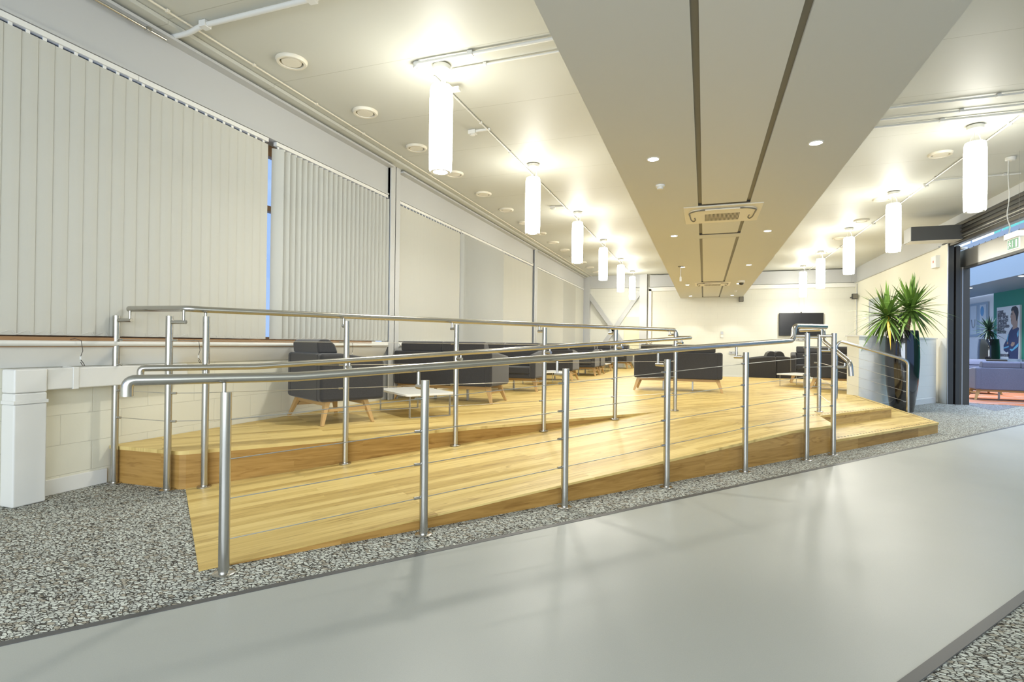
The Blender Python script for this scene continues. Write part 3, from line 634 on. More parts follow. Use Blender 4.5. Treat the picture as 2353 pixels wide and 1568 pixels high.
def put(proto, x, y, f, z, label, cat, grp):
    o = proto if proto.name not in used else copy_tree(proto); used.add(proto.name)
    o.location = (x, y, z+.001); o.rotation_euler = (0, 0, face(f)); return tag(o, label, cat, grp)
GA, GS = 'armchairs on the platform', 'two-seat sofas on the platform'
put(chair0, -3.885, 5.06, (.476, .88), ZP, 'charcoal armchair with one head cushion, alone in front of the open-slat blind', 'armchair', GA)
put(sofa0, -3.63, 7.505, (0, 1), ZP, 'charcoal two-seat sofa seen from behind, beside the white table and first column', 'sofa', GS)
put(sofa0, -3.62, 9.58, (0, -1), ZP, 'charcoal sofa facing the camera, directly behind the sofa by the first column', 'sofa', GS)
put(sofa0, -3.70, 12.83, (0, 1), ZP, 'charcoal sofa seen from behind, just past the small table with thin wire legs', 'sofa', GS)
put(sofa0, -3.60, 15.05, (0, -1), ZP, 'charcoal sofa facing the camera, back to back with another sofa', 'sofa', GS)
put(sofa0, -3.60, 15.95, (0, 1), ZP, 'charcoal sofa seen only by its side, backed against the one facing the camera', 'sofa', GS)
put(sofa0, -3.72, 18.55, (0, -1), ZP, 'charcoal sofa facing the camera in the last bay of blinds', 'sofa', GS)
put(chair0, -3.05, 20.45, (-.2, -1), ZP, 'small far armchair under the crossed steel braces', 'armchair', GA)
put(sofa0, -.475, 11.03, (0, 1), ZP, 'wide charcoal sofa seen square from behind, alone in the middle of the platform', 'sofa', GS)
put(chair0, 2.45, 14.62, (-.12, -1), ZP, 'charcoal armchair facing the camera behind the white table below the screen', 'armchair', GA)
put(chair0, 2.62, 12.76, (.35, .94), ZP, 'charcoal armchair turned away, half hidden by the low white wall', 'armchair', GA)
box0 = lounge('armchair', .94, .72, 1, legs=False)
put(box0, 1.54, 17.25, (-1, .0), .15, 'low boxy charcoal armchair behind the platform edge, facing the window wall', 'armchair', GA)
put(box0, 2.275, 17.3, (1, -.0), .15, 'low boxy charcoal armchair behind the platform edge, backed against its twin', 'armchair', GA)
# lower landing the two far armchairs stand on
lo_ = tag(MB().box((.25, 16.51, 0), (4.7, 19.4, .15)).build('lower_deck', 'wood'), 'low oak deck just behind the far edge of the platform', 'deck')

def table(name, w, d, h=.255, thin=False):
    t = empty(name); top = MB()
    r = .05; pl = []
    for cx, cy, a0 in ((w/2-r, d/2-r, 0), (-w/2+r, d/2-r, 90), (-w/2+r, -d/2+r, 180), (w/2-r, -d/2+r, 270)):
        for k in range(6): a = R(a0+k*18); pl.append((cx+r*math.cos(a), cy+r*math.sin(a)))
    top.prism(pl, h-.004, h+.02); top.build('table_top', 'laminate', t, bevel=.003)
    g = .009 if thin else .018; hh = h-.004
    for sx in (-1, 1):
        x = sx*(w/2-.06); y = d/2-.06; b = MB()
        b.box((x-g*1.0, -y, 0), (x+g, -y+.006, hh)); b.box((x-g, y-.006, 0), (x+g, y, hh)); b.box((x-g, -y, 0), (x+g, y, .006)); b.box((x-g, -y, hh-.006), (x+g, y, hh))
        b.build('leg_frame', 'grey', t)
    return t
def put_table(o, x, y, rz_, lab):
    o.location = (x, y, ZP+.001); o.rotation_euler = (0, 0, rz_); return tag(o, lab, 'coffee table', 'low white coffee tables')
t0 = table('coffee_table', 1.0, .64)
put_table(t0, -3.35, 5.88, math.atan2(.58, -.815), 'low white coffee table with flat metal frame legs beside the lone armchair')
t1 = table('coffee_table', .95, .62, thin=True)
put_table(t1, 2.0, 13.42, math.atan2(.86, .51), 'low white coffee table with thin legs below the wall screen')
t2 = copy_tree(t1); put_table(t2, -3.25, 11.35, R(55), 'low white coffee table with thin legs half hidden between the sofa rows')
t3 = copy_tree(t1); put_table(t3, -3.15, 17.25, R(90), 'small white table glimpsed between the two farthest sofas')

# =====================================================================
#  PENDANT LAMPS, CEILING FITTINGS
# =====================================================================
def pendant(x, y, lab, grp):
    t = empty('pendant_lamp', (x, y, 0))
    MB().lathe([(.085, CZ-.012), (.085, CZ-.055), (.07, CZ-.065), (.01, CZ-.065)][::-1], (0, 0, 0), 28).build('ceiling_rose', 'trunk', t, smooth=True)
    b = MB()
    for a in (0, 2.1, 4.2): b.tube([(.02*math.cos(a), .02*math.sin(a), CZ-.06), (.08*math.cos(a), .08*math.sin(a), 3.63)], .0012, 5)
    b.build('suspension_wires', 'wire', t)
    MB().tube([(0, 0, CZ-.06), (.05, .02, CZ-.13), (.045, -.02, CZ-.19), (.0, 0, 3.64)], .004, 6).build('cord', 'trunk', t, smooth=True)
    sh = MB().lathe([(.100, 2.806), (.108, 2.83), (.112, 3.0), (.112, 3.5), (.108, 3.6), (.098, 3.634), (.02, 3.634)], (0, 0, 0), 28, cap=False).build('lamp_shade', 'tube', t, smooth=True)
    MB().lathe([(.100, 2.806), (.070, 2.806), (.070, 2.83), (.100, 2.83)], (0, 0, 0), 28, cap=False).build('shade_rim', 'signw', sh, smooth=True)
    MB().lathe([(.0, 2.835), (.070, 2.835)], (0, 0, 0), 28, cap=False).build('diffuser', 'tube', sh, smooth=True)
    return tag(t, lab, 'pendant lamp', grp)
PY = [4.70, 7.72, 10.78, 13.80, 16.95, 19.9]
pl0 = pendant(-2.42, PY[0], 'glowing white cylinder pendant, nearest and largest of the window-side row', 'cylinder pendants beside the window wall')
for i, y in enumerate(PY[1:]):
    o = copy_tree(pl0); o.location = (-2.43-.008*i, y, 0)
    tag(o, 'glowing cylinder pendant, %s from the big near one in the window-side row' % ORD[i], 'pendant lamp', 'cylinder pendants beside the window wall')
for i, y in enumerate([7.98, 10.96, 14.0, 17.15, 20.0]):
    o = copy_tree(pl0); o.location = (3.05, y, 0)
    tag(o, 'glowing cylinder pendant, %s of the doorway-side row counted from the exit sign' % ORD[i], 'pendant lamp', 'cylinder pendants on the doorway side')
for x, y in [(-2.42, y) for y in PY]+[(3.05, y) for y in (7.98, 10.96, 14.0, 17.15, 20.0)]:
    ld = bpy.data.lights.new('pendant_beam', 'AREA'); ld.shape = 'DISK'; ld.size = .14; ld.energy = 17; ld.color = (1, .97, .88)
    q_ = bpy.data.objects.new('pendant_beam', ld); COL.objects.link(q_); q_.location = (x, y, 2.80)
def vent(x, y, lab, grp, r=.145):
    t = empty('ceiling_vent', (x, y, CZ))
    MB().lathe([(r, 0), (r, -.012), (r-.012, -.03), (r-.035, -.03), (r-.04, -.006), (r-.04, 0)], (0, 0, 0), 36, cap=False).build('vent_rim', 'unit', t, smooth=True)
    MB().lathe([(.0, -.004), (r-.04, -.004)], (0, 0, 0), 24, cap=False).build('vent_throat', 'chan', t)
    MB().lathe([(0.001, -.026), (r-.058, -.026), (r-.052, -.018), (r-.052, -.008), (0.001, -.008)], (0, 0, 0), 32, cap=False).build('vent_disc', 'unit', t, smooth=True)
    return tag(t, lab, 'ceiling vent', grp)
GV = 'round air vents along the window wall'
v0 = vent(-3.755, 4.174, 'round cream ceiling vent, nearest the camera in the window-wall row', GV)
for k in range(1, 14):
    o = copy_tree(v0); o.location = (-3.755, 4.174+1.2*k, CZ)
    tag(o, 'round cream ceiling vent, %s after the nearest one along the window wall' % ORD[k-1], 'ceiling vent', GV)
for k, (x, y) in enumerate(((3.05, 9.0), (3.0, 11.42), (3.1, 13.2), (3.1, 15.2), (3.1, 17.4))):
    o = copy_tree(v0); o.location = (x, y, CZ); tag(o, 'round ceiling vent, %s along the doorway-side pendant row' % ORD[k], 'ceiling vent', 'round vents by the doorway-side pendants')

def conduit(pts, r, lab, m='trunk', clips=(), fillet=.05, cat='conduit', clipd=(0, 1, 0)):
    t = empty('conduit', pts[0]); o = Vector(pts[0])
    MB().tube([Vector(p)-o for p in pts], r, 10, fillet=fillet).build('pipe_run', m, t, smooth=True)
    for cpt in clips:
        p = Vector(cpt)-o; MB().box((p.x-r*1.6, p.y-r*1.6, p.z-r*1.2), (p.x+r*1.6, p.y+r*1.6, p.z+r+.006)).build('clip', m, t, bevel=.003)
    return tag(t, lab, cat)
conduit([(-4.14, -4.3, CZ-.022), (-4.14, BY-.2, CZ-.022)], .009, 'thin cream conduit clipped to the ceiling along the window beam', 'unit', clips=[(-4.14, y, CZ-.022) for y in [.9*k+.5 for k in range(23)]], fillet=0)
conduit([(-4.40, 3.45, CZ-.05), (-4.2, 3.45, CZ-.05), (-4.05, 3.43, CZ-.03), (-.86, 3.43, CZ-.03)], .022, 'thick white conduit crossing the ceiling above the nearest blinds', clips=[(-4.0, 3.43, CZ-.03), (-2.9, 3.43, CZ-.03)], fillet=.08)
conduit([(-4.36, -1.0, 3.72), (-4.36, 3.36, 3.72)], .012, 'shiny metal conduit under the window beam ending at a dark coupler', 'steel', clips=[(-4.36, 3.2, 3.72)])
conduit([(-2.60, 4.55, CZ-.03), (-.86, 4.55, CZ-.03)], .016, 'white conduit running from the nearest pendant to the lowered ceiling', clips=[(-2.05, 4.55, CZ-.03)])
conduit([(-2.35, 4.78, CZ-.022), (-.86, 4.78, CZ-.022)], .010, 'thin white conduit beside the thicker one at the nearest pendant', clips=[(-2.0, 4.78, CZ-.022)])
conduit([(-2.575, 4.85, CZ-.022), (-2.575, BY-.2, CZ-.022)], .011, 'long white conduit linking the window-side pendants', clips=[(-2.575, 5.0+1.05*k, CZ-.022) for k in range(15)], fillet=0)
conduit([(1.29, 7.07, CZ-.022), (4.7, 7.07, CZ-.022)], .012, 'white conduit across the ceiling, nearest of three by the doorway pendants', clips=[(2.9, 7.07, CZ-.022)])
conduit([(1.29, 7.40, CZ-.022), (4.7, 7.40, CZ-.022)], .012, 'white conduit across the ceiling, middle of three by the doorway pendants', clips=[(2.7, 7.40, CZ-.022)])
conduit([(1.29, 7.64, CZ-.022), (4.7, 7.64, CZ-.022)], .014, 'white conduit across the ceiling, third of three, above the doorway pendant', clips=[(2.6, 7.64, CZ-.022)])
conduit([(3.39, 7.66, CZ-.022), (3.39, BY-.2, CZ-.022)], .012, 'long white conduit linking the doorway-side pendants', clips=[(3.39, 8+1.1*k, CZ-.022) for k in range(12)], fillet=0)
conduit([(3.39, 10.32, CZ-.022), (4.5, 10.30, CZ-.022)], .012, 'short white conduit branching towards the exit sign', clips=[(4.3, 10.3, CZ-.022)])

def jbox(x, y, lab, s=.05, grp=None):
    t = empty('junction_box', (x, y, CZ)); MB().lathe([(s, -.004), (s, -.04), (s*.85, -.05), (.002, -.05)][::-1], (0, 0, 0), 18).build('box_body', 'trunk', t, smooth=True)
    MB().lathe([(s*.3, -.05), (s*.3, -.056), (.001, -.056)][::-1], (0, 0, 0), 10).build('box_screw', 'unit', t)
    return tag(t, lab, 'junction box', grp)
jbox(-2.62, 4.60, 'round white junction box at the end of the conduit by the nearest pendant')
jbox(3.40, 7.68, 'white junction box where conduits meet above the exit sign side', .055)
for k, y in enumerate((10.6, 13.5, 16.4)): jbox(3.39, y, 'white conduit junction box, %s along the doorway-side row' % ORD[k], .042, 'junction boxes on the doorway-side conduit')
# hook-up luminaire block beside first pendant
t = empty('cable_connector', (-2.55, 5.02, CZ-.08)); MB().box((-.05, -.04, -.03), (.05, .04, .03)).build('connector_body', 'trunk', t, bevel=.006)
MB().box((.05, .0, -.02), (.16, .06, .02)).build('connector_plug', 'trunk', t, bevel=.006); MB().tube([(0, 0, .03), (0, 0, .078)], .012, 8).build('connector_stem', 'trunk', t)
tag(t, 'white cable connector hanging under the conduit beside the nearest pendant', 'connector')
def sensor(x, y, lab, dirx=1):
    t = empty('motion_sensor', (x, y, CZ)); MB().box((-.05, -.04, -.055), (.05, .04, -.002)).build('sensor_body', 'trunk', t, bevel=.006)
    MB().lathe([(.03, -.055), (.03, -.065), (.002, -.07)][::-1], (0, 0, 0), 14).build('sensor_lens', 'white', t, smooth=True)
    MB().box((min(.05, .24*dirx), -.012, -.03), (max(.05, .24*dirx), .012, -.004)).build('sensor_arm', 'trunk', t)
    return tag(t, lab, 'sensor')
sensor(-2.78, 6.27, 'white ceiling sensor on a short arm between the first two window-side pendants')
sensor(-2.80, 10.2, 'tiny white ceiling sensor by the third window-side pendant')
def detector(x, y, z, lab, grp=None):
    t = empty('smoke_detector', (x, y, z)); MB().lathe([(.05, 0), (.05, -.018), (.002, -.018)][::-1], (0, 0, 0), 20).build('detector_base', 'white', t, smooth=True)
    MB().lathe([(.036, -.018), (.034, -.045), (.002, -.05)][::-1], (0, 0, 0), 20).build('detector_head', 'trunk', t, smooth=True)
    return tag(t, lab, 'smoke detector', grp)
detector(-1.05, 17.0, CZ, 'white smoke detector on the high ceiling left of the lowered ceiling')
detector(1.75, 15.6, CZ, 'white smoke detector on the high ceiling beside the doorway-side pendants')
detector(-.477, 6.23, SZ, 'tiny detector on the lowered ceiling between two downlights')
detector(.93, 18.6, SZ, 'small dark-shadowed detector near the far end of the lowered ceiling')

# downlights in the soffit (real spots)
def downlight(x, y, z, lab, grp, m='lens'):
    t = empty('downlight', (x, y, z))
    MB().lathe([(.062, 0), (.062, -.004), (.050, -.005), (.050, 0)], (0, 0, 0), 28, cap=False).build('downlight_trim', 'white', t, smooth=True)
    MB().lathe([(.0005, -.002), (.050, -.002)], (0, 0, 0), 28, cap=False).build('downlight_lens', m, t)
    return tag(t, lab, 'downlight', grp)
GD = 'recessed downlights in the lowered ceiling'
d0 = None
for k, y in enumerate((5.335, 9.16, 12.855, 16.61, 20.33)):
    for x, nm in ((-.475, 'window-side'), (.905, 'doorway-side')):
        lab = 'round lit downlight, %s pair from the camera, %s edge of the lowered ceiling' % (ORD[k], nm)
        if d0 is None: d0 = downlight(x, y, SZ, lab, GD)
        else: o = copy_tree(d0); o.location = (x, y, SZ); tag(o, lab, 'downlight', GD)
        ld = bpy.data.lights.new('downlight_beam', 'SPOT'); ld.energy = 24; ld.color = (1, .96, .86); ld.spot_size = R(90); ld.spot_blend = .35; ld.shadow_soft_size = .045
        lo_b = bpy.data.objects.new('downlight_beam', ld); COL.objects.link(lo_b); lo_b.location = (x, y, SZ-.03)

# cassette units
def cassette(yc, lab):
    t = empty('ceiling_cassette', (.207, yc, SZ)); hx, hy = .475, .49
    MB().box((-hx, -hy, -.012), (hx, hy, .002)).build('fascia_panel', 'unit', t, bevel=.006)
    pl = []
    for cx, cy, a0 in ((.28, .25, 0), (-.28, .25, 90), (-.28, -.25, 180), (.28, -.25, 270)):
        for k in range(8): a = R(a0+k*90/7); pl.append((cx+.13*math.cos(a), cy+.13*math.sin(a)))
    b = MB(); b.prism(pl, -.024, -.012); b.build('raised_panel', 'unit', t, bevel=.004)
    b = MB()
    b.tube([(-.405, -.10, -.026), (-.41, -.27, -.026), (-.30, -.375, -.026), (.30, -.375, -.026), (.41, -.27, -.026), (.405, -.10, -.026)], .011, 6, fillet=.09)
    for sx in (-1, 1): b.tube([(sx*.405, -.12, -.026), (sx*.395, .16, -.026), (sx*.365, .28, -.026), (sx*.335, .20, -.026), (sx*.345, .05, -.026)], .009, 6, fillet=.05)
    b.build('air_slot', 'chan', t, smooth=True)
    MB().box((-.21, -.392, -.038), (.21, -.352, -.022)).build('louvre', 'unit', t, bevel=.004)
    b = MB()
    for k in range(26): x = -.21+k*.0168; b.box((x, -.12, -.0258), (x+.008, .09, -.0235)); b.box((x, .10, -.0258), (x+.008, .29, -.0235))
    b.build('intake_grille', 'void', t)
    return tag(t, lab, 'air conditioner')
cassette(7.81, 'square air-conditioning cassette with slotted grille, nearer of two in the lowered ceiling')
cassette(16.5, 'air-conditioning cassette seen edge-on at the far end of the lowered ceiling')

# dome camera, hanging sensor and sockets
t = empty('dome_camera', (.93, 15.86, SZ)); MB().lathe([(.09, 0), (.09, -.05), (.07, -.06), (.002, -.06)][::-1], (0, 0, 0), 24).build('camera_base', 'white', t, smooth=True)
MB().lathe([(.065, -.06), (.06, -.09), (.04, -.12), (.002, -.13)][::-1], (0, 0, 0), 24).build('camera_dome', 'black', t, smooth=True)
tag(t, 'white dome security camera with dark bubble under the lowered ceiling', 'camera')
t = empty('hanging_sensor', (-.51, 12.72, SZ)); MB().lathe([(.06, 0), (.06, -.012), (.002, -.012)][::-1], (0, 0, 0), 20).build('mount_plate', 'chan', t)
MB().tube([(0, 0, 0), (0, 0, -.24)], .008, 8).build('drop_rod', 'white', t); MB().box((-.022, -.022, -.34), (.022, .022, -.24)).build('sensor_head', 'white', t, bevel=.005)
tag(t, 'small white sensor on a thin rod hanging from the lowered ceiling', 'sensor')

# =====================================================================
#  BACK WALL FITTINGS
# =====================================================================
t = empty('wall_television', (3.17, BY-.06, 1.95)); MB().box((-.69, -.025, -.40), (.69, .03, .40)).build('tv_body', 'blackm', t, bevel=.006)
MB().box((-.675, -.029, -.385), (.675, -.0255, .385)).build('tv_screen', 'screen', t); MB().box((-.3, .03, -.2), (.3, .059, .2)).build('wall_bracket', 'blackm', t)
tag(t, 'large black flat television hung on the cream back wall', 'television')
t = empty('video_camera', (3.17, BY-.06, 2.37)); MB().box((-.2, -.03, -.018), (.2, .058, .02)).build('camera_bar', 'white', t, bevel=.005); MB().lathe([(.02, -.02), (.02, .02)], (0, -.03, 0), 12).build('camera_lens', 'blackm', t)
tag(t, 'slim white camera bar directly above the wall television', 'camera')
conduit([(3.12, BY-.012, 2.4), (3.12, BY-.012, 3.22)], .012, 'thin cream conduit rising from the television, first of a close pair', 'cream')
conduit([(3.27, BY-.012, 2.4), (3.27, BY-.012, 3.22)], .012, 'thin cream conduit rising from the television, second of a close pair', 'cream')
for x, y, lab in ((1.24, BY-.12, 'black cube speaker under the far corner of the lowered ceiling'), (4.68, BY-.5, 'black cube speaker on the back wall near the doorway side')):
    t = empty('wall_speaker', (x, y, 2.86)); MB().box((-.075, -.08, -.09), (.075, .06, .09)).build('speaker_case', 'blackm', t, bevel=.008); MB().box((-.06, -.084, -.075), (.06, -.08, .075)).build('speaker_grille', 'chan', t)
    MB().box((-.02, .06, -.02), (.02, BY-y, .02)).build('bracket', 'blackm', t); tag(t, lab, 'speaker')
t = empty('light_switch', (.61, BY-.02, 1.6)); MB().box((-.045, -.01, .0), (.045, .018, .10)).build('switch_plate', 'grey', t, bevel=.003); MB().box((-.045, -.01, -.12), (.045, .018, -.01)).build('lower_plate', 'white', t, bevel=.003)
tag(t, 'small metal wall switch plate alone on the back wall', 'light switch')
for x, z, lab in ((1.0, .93, 'double metal power socket on the back wall behind the middle sofa'), (3.17, 1.43, 'row of small sockets just under the wall television')):
    t = empty('power_socket', (x, BY-.02, z)); MB().box((-.15, -.01, -.045), (.15, .018, .045)).build('socket_plate', 'grey', t, bevel=.003)
    b = MB()
    for k in (-.075, .075): b.box((x*0+k-.02, -.014, -.02), (k+.02, -.01, .02))
    b.build('socket_holes', 'chan', t); tag(t, lab, 'socket')
conduit([(WX-.02, BY-.35, .3), (WX-.02, BY-.35, 3.3)], .018, 'grey conduit running down the far corner beside the small speaker', 'beam')
# small curved handrail glimpsed behind the middle sofa
t = empty('wall_handrail', (-1.9, 19.8, 0)); MB().tube([(-.1, 0, ZP), (-.1, 0, 1.15), (.0, 0, 1.27), (.35, 0, 1.1)], .02, 10, fillet=.06).build('bent_rail', 'steel', t, smooth=True)
tag(t, 'short bent steel handrail end peeping above the middle sofa', 'railing')

# =====================================================================
#  PLANTERS AND PLANTS
# =====================================================================
def planter(x, y, sc, lab):
    t = empty('planter', (x, y, 0.0))
    prof = [(.005, .0), (.175, .0), (.182, .02), (.205, .18), (.245, .50), (.265, .82), (.268, 1.0), (.260, 1.25), (.243, 1.47), (.236, 1.48), (.222, 1.48), (.215, 1.42)]
    MB().lathe([(r*sc, z*sc) for r, z in prof], (0, 0, 0), 14 if False else 40, cap=False).build('pot', 'black', t, smooth=True)
    MB().lathe([(.001, 1.43*sc), (.217*sc, 1.43*sc)], (0, 0, 0), 24, cap=False).build('soil', 'soil', t)
    return tag(t, lab, 'planter')
def yucca(x, y, z0, heads, nleaf, ln, lab, m='leaf', seed=1, w=.028):
    rnd = random.Random(seed); t = empty('yucca_plant', (x, y, z0)); yl = MB()
    for hi_, (hx, hy, hz, bx, by, br) in enumerate(heads):
        MB().tube([(bx, by, -.02), (bx*.6+hx*.4, by*.6+hy*.4, hz*.45), (hx, hy, hz)], .045*br, 10, r1=.032*br).build('trunk', 'bark', t, smooth=True)
        b = MB()
        for i in range(nleaf):
            f = i/nleaf; az = i*2.39996+rnd.uniform(-.3, .3); el = R(84-140*f**1.1+rnd.uniform(-12, 12)); L = ln*(.72+.42*rnd.random())*(1 if f < .8 else .85)
            d = Vector((math.cos(az)*math.cos(el), math.sin(az)*math.cos(el), math.sin(el))); side = Vector((-math.sin(az), math.cos(az), 0))
            o = Vector((hx, hy, hz+.05*(1-f)+rnd.uniform(-.04, .05)))+d*.02; n = 7; sag = .10+(.12+.34*rnd.random())*f; nrm_ = side.cross(d).normalized()
            L2 = []; vs = []
            for k in range(n):
                u = k/(n-1); c = o+d*(L*u)+Vector((0, 0, -sag*L*u*u)); ww = w*(.55+.45*math.sin(PI*min(1, u*1.6+.1)/1.0)) if u < .5 else w*(1-u)*2.0*.98
                ww = max(ww if u < 1 else 0, .0006); vs += [c-side*ww+nrm_*ww*.35, c, c+side*ww+nrm_*ww*.35]
            fs_ = []
            for k in range(n-1):
                a = k*3; fs_ += [(a, a+1, a+4, a+3), (a+1, a+2, a+5, a+4)]
            (yl if (hi_ == 1 and i == int(nleaf*.93)) else b).add(vs, fs_)
        b.build('leaves', m, t, smooth=True)
    if yl.v: yl.build('leaves', 'leafy', t, smooth=True, label='single yellowing leaf')
    return tag(t, lab, 'plant')
planter(3.42, 11.75, 1, 'tall glossy black barrel planter between the low wall and the doorway')
yucca(3.42, 11.75, 1.43, [(.13, .0, .42, .05, 0, 1.2), (-.25, -.05, .30, -.07, -.02, 1.1)], 112, .62, 'green spiky yucca with two trunks growing in the near black planter', seed=3, w=.027)

# =====================================================================
#  DOORWAY TO THE HALL
# =====================================================================
dd = empty('shutter_frame', (4.8, 13.85, 0))
MB().box((-.012, -.14, 0), (.0, -.105, 3.36)).build('edge_strip', 'silver', dd)
MB().box((0.0, -.12, 0), (.10, .19, 3.36)).build('guide_channel', 'dark', dd); MB().box((.13, -.14, 0), (.20, .19, 3.30)).build('guide_channel', 'dark', dd)
MB().box((.10, .0, 0), (.13, .19, 3.3)).build('channel_web', 'void', dd)
MB().box((.20, -.10, 0), (.38, .12, 2.86)).build('side_post', 'bronze', dd)
MB().box((.245, -.112, 0), (.262, -.10, 2.86)).build('post_bead', 'silver', dd)
for x0, z0, w_, h_, mt in ((-.03, 3.37, .028, .31, 'dark'), (-.06, 3.60, .03, .03, 'bronze'), (-.055, 3.53, .025, .03, 'dark'), (-.055, 3.45, .025, .035, 'bronze'), (-.055, 3.385, .025, .02, 'silver'), (.01, 3.30, .06, .055, 'bronze')):
    MB().box((x0, -8.6, z0), (x0+w_, .12, z0+h_)).build('track_bar', mt, dd)
tag(dd, 'dark metal shutter guide and overhead tracks framing the wide doorway', 'shutter frame')
hd = empty('door_header', (5.1, 14.0, 2.87)); MB().box((-.02, -8.7, .0), (.03, .08, .345)).build('header_panel', 'silver', hd); MB().box((-.02, -8.7, -.05), (.05, .08, .0)).build('lower_edge', 'dark', hd)
MB().box((-.10, -.35, .36), (-.0, -.1, .40)).build('closer_box', 'white', hd)
tag(hd, 'long polished silver header panel across the wide doorway', 'door header')
ac = empty('air_curtain', (4.37, 13.2, 3.33)); MB().box((-.44, -.18, 0), (.429, .22, .285)).build('housing', 'boxd', ac, bevel=.006)
MB().box((-.448, -.18, .0), (-.44, .22, .285)).build('end_plate', 'grey', ac); MB().box((-.43, -.17, -.006), (.41, .21, -.0005)).build('underside_panel', 'unit', ac)
tag(ac, 'charcoal box unit hung below the ceiling beside the doorway tracks', 'air curtain')
t = empty('alarm_box', (4.77, 14.25, 3.05)); MB().box((-.06, -.13, -.13), (.029, .13, .13)).build('box_case', 'white', t, bevel=.008); MB().box((-.063, -.03, -.02), (-.06, .03, .03)).build('indicator', 'led', t)
tag(t, 'small square white box high on the wall beside the shutter frame', 'alarm box')

# exit sign on wires
t = empty('exit_sign', (4.0, 9.32, 2.53))
MB().box((-.035, -.185, .155), (.035, .185, .235)).build('light_housing', 'signw', t, bevel=.004)
MB().box((-.008, -.15, .0), (.008, .15, .155)).build('sign_frame', 'signw', t)
gp = MB().box((-.011, -.135, .016), (-.008, .135, .142)).build('green_panel', 'sign', t)
b = MB(); x0, x1 = -.0145, -.011
def fl(poly): b.prism_x(poly, x0, x1)
# running figure on the far end, down arrow in the middle, doorway at the near end
Y = lambda v: v
b.add([], [])
fl([(.072, .118), (.086, .118), (.090, .128), (.079, .134), (.068, .128)])
fl([(.062, .070), (.078, .066), (.088, .110), (.070, .112)])
fl([(.062, .075), (.040, .056), (.048, .048), (.072, .062)]); fl([(.076, .070), (.098, .052), (.092, .030), (.102, .028), (.110, .056), (.084, .080)])
fl([(.070, .108), (.046, .098), (.050, .088), (.074, .098)]); fl([(.084, .108), (.108, .096), (.104, .086), (.082, .096)])
fl([(-.012, .060), (.012, .060), (.012, .052), (-.0, .028), (-.0, .028)][:3]+[(0, .026)]); fl([(-.005, .06), (.005, .06), (.005, .125), (-.005, .125)])
fl([(-.118, .026), (-.078, .026), (-.078, .128), (-.118, .128)])
b.build('pictogram', 'signw', t)
for y in (-.13, .13): MB().tube([(0, y, .235), (0, y, CZ-2.53)], .0015, 5).build('hanging_wire', 'wire', t)
MB().tube([(0, .14, .235), (-.0, .08, .32), (-.0, .20, .50), (-.0, .11, .75), (0, .16, 1.0), (.0, .15, CZ-2.53)], .006, 7, fillet=.2).build('power_cord', 'trunk', t, smooth=True)
tag(t, 'green and white exit sign hanging on wires in front of the doorway', 'exit sign')
jbox(4.02, 9.46, 'white ceiling outlet that the hanging exit sign is plugged into', .06)

# =====================================================================
#  HALL BEYOND
# =====================================================================
HX = 9.0
struct(MB().box((HX, 22.13, 0), (HX+.2, 30.2, 7)).build('wall_hall', 'hallw'))
struct(MB().box((HX-.02, 9.0, 0), (HX+.2, 22.13, 7)).build('wall_hall', 'green'))
struct(MB().box((5.1, 30.0, 0), (14, 30.2, 7)).build('wall_hall', 'hallw'))
struct(MB().box((HX-.03, 22.14, 3.1), (HX-.001, 30, 3.14)).build('trim_10', 'steelb'))
w = struct(MB().box((HX-.05, 22.45, 1.60), (HX-.001, 26.5, 2.76)).build('window_5', 'steelb'))
for y0, y1 in ((22.55, 22.98), (23.22, 23.68), (23.9, 24.4), (24.6, 26.4)): MB().box((HX-.06, y0, 1.68), (HX-.051, y1, 2.68)).build('pane', 'frost', w)
b = MB()
for k in range(16): a = 2*PI*k/16; b.v.append((HX-.064, 22.80+.13*math.cos(a), 2.46+.17*math.sin(a)))
b.f.append(tuple(range(16))); b.build('round_transfer', 'blob', w)
MB().tube([(HX-.064, 23.32, 2.2), (HX-.064, 23.34, 1.95), (HX-.064, 23.5, 1.9), (HX-.064, 23.58, 2.2)], .02, 5, fillet=.08).build('letter_transfer', 'ink2', w)
struct(MB().box((HX-.12, 20.2, .80), (HX-.02, 22.0, .87)).build('sill', 'steelb'))
b = MB(); b.box((7.3, 11, 3.0), (HX-.03, 29.9, 3.05)); b.box((7.3, 11, 3.05), (7.34, 29.9, 3.75)); struct(b.build('ceiling', 'steelb'))
struct(MB().box((8.2, 14, 3.06), (8.9, 21.9, 3.3)).build('beam', 'dark'))
t = empty('steel_walkway', (6.4, 11, 3.62))
MB().box((0, 0, 0), (.06, 18.8, .03)).build('bottom_chord', 'steelb', t); MB().box((0, 0, .62), (.06, 18.8, .66)).build('top_chord', 'steelb', t); MB().box((.02, 0, .0), (.03, 18.8, .26)).build('side_plate', 'blue', t)
for k in range(1, 12): MB().box((.03, 1.5*k, .03), (.05, 1.5*k+.05, .62)).build('upright', 'steelb', t)
b = MB()
for k in range(60): b.box((.014, .3*k+.12, .12), (.019, .3*k+.16, .155))
b.build('bolt_holes', 'dark', t)
MB().box((.0, 18.6, -3.62), (.06, 18.7, 0)).build('support_post', 'steelb', t)
tag(t, 'pale blue steel walkway edge with uprights crossing high above the hall', 'walkway')
dl = downlight(7.5, 20.0, 3.0, 'round lit downlight under the hall bulkhead above the window', 'downlights in the hall', 'lens2')
dl.scale = (1.9, 1.9, 1); o = copy_tree(dl); o.location = (7.5, 17.0, 3.0); tag(o, 'round lit downlight under the hall bulkhead above the poster', 'downlight', 'downlights in the hall')
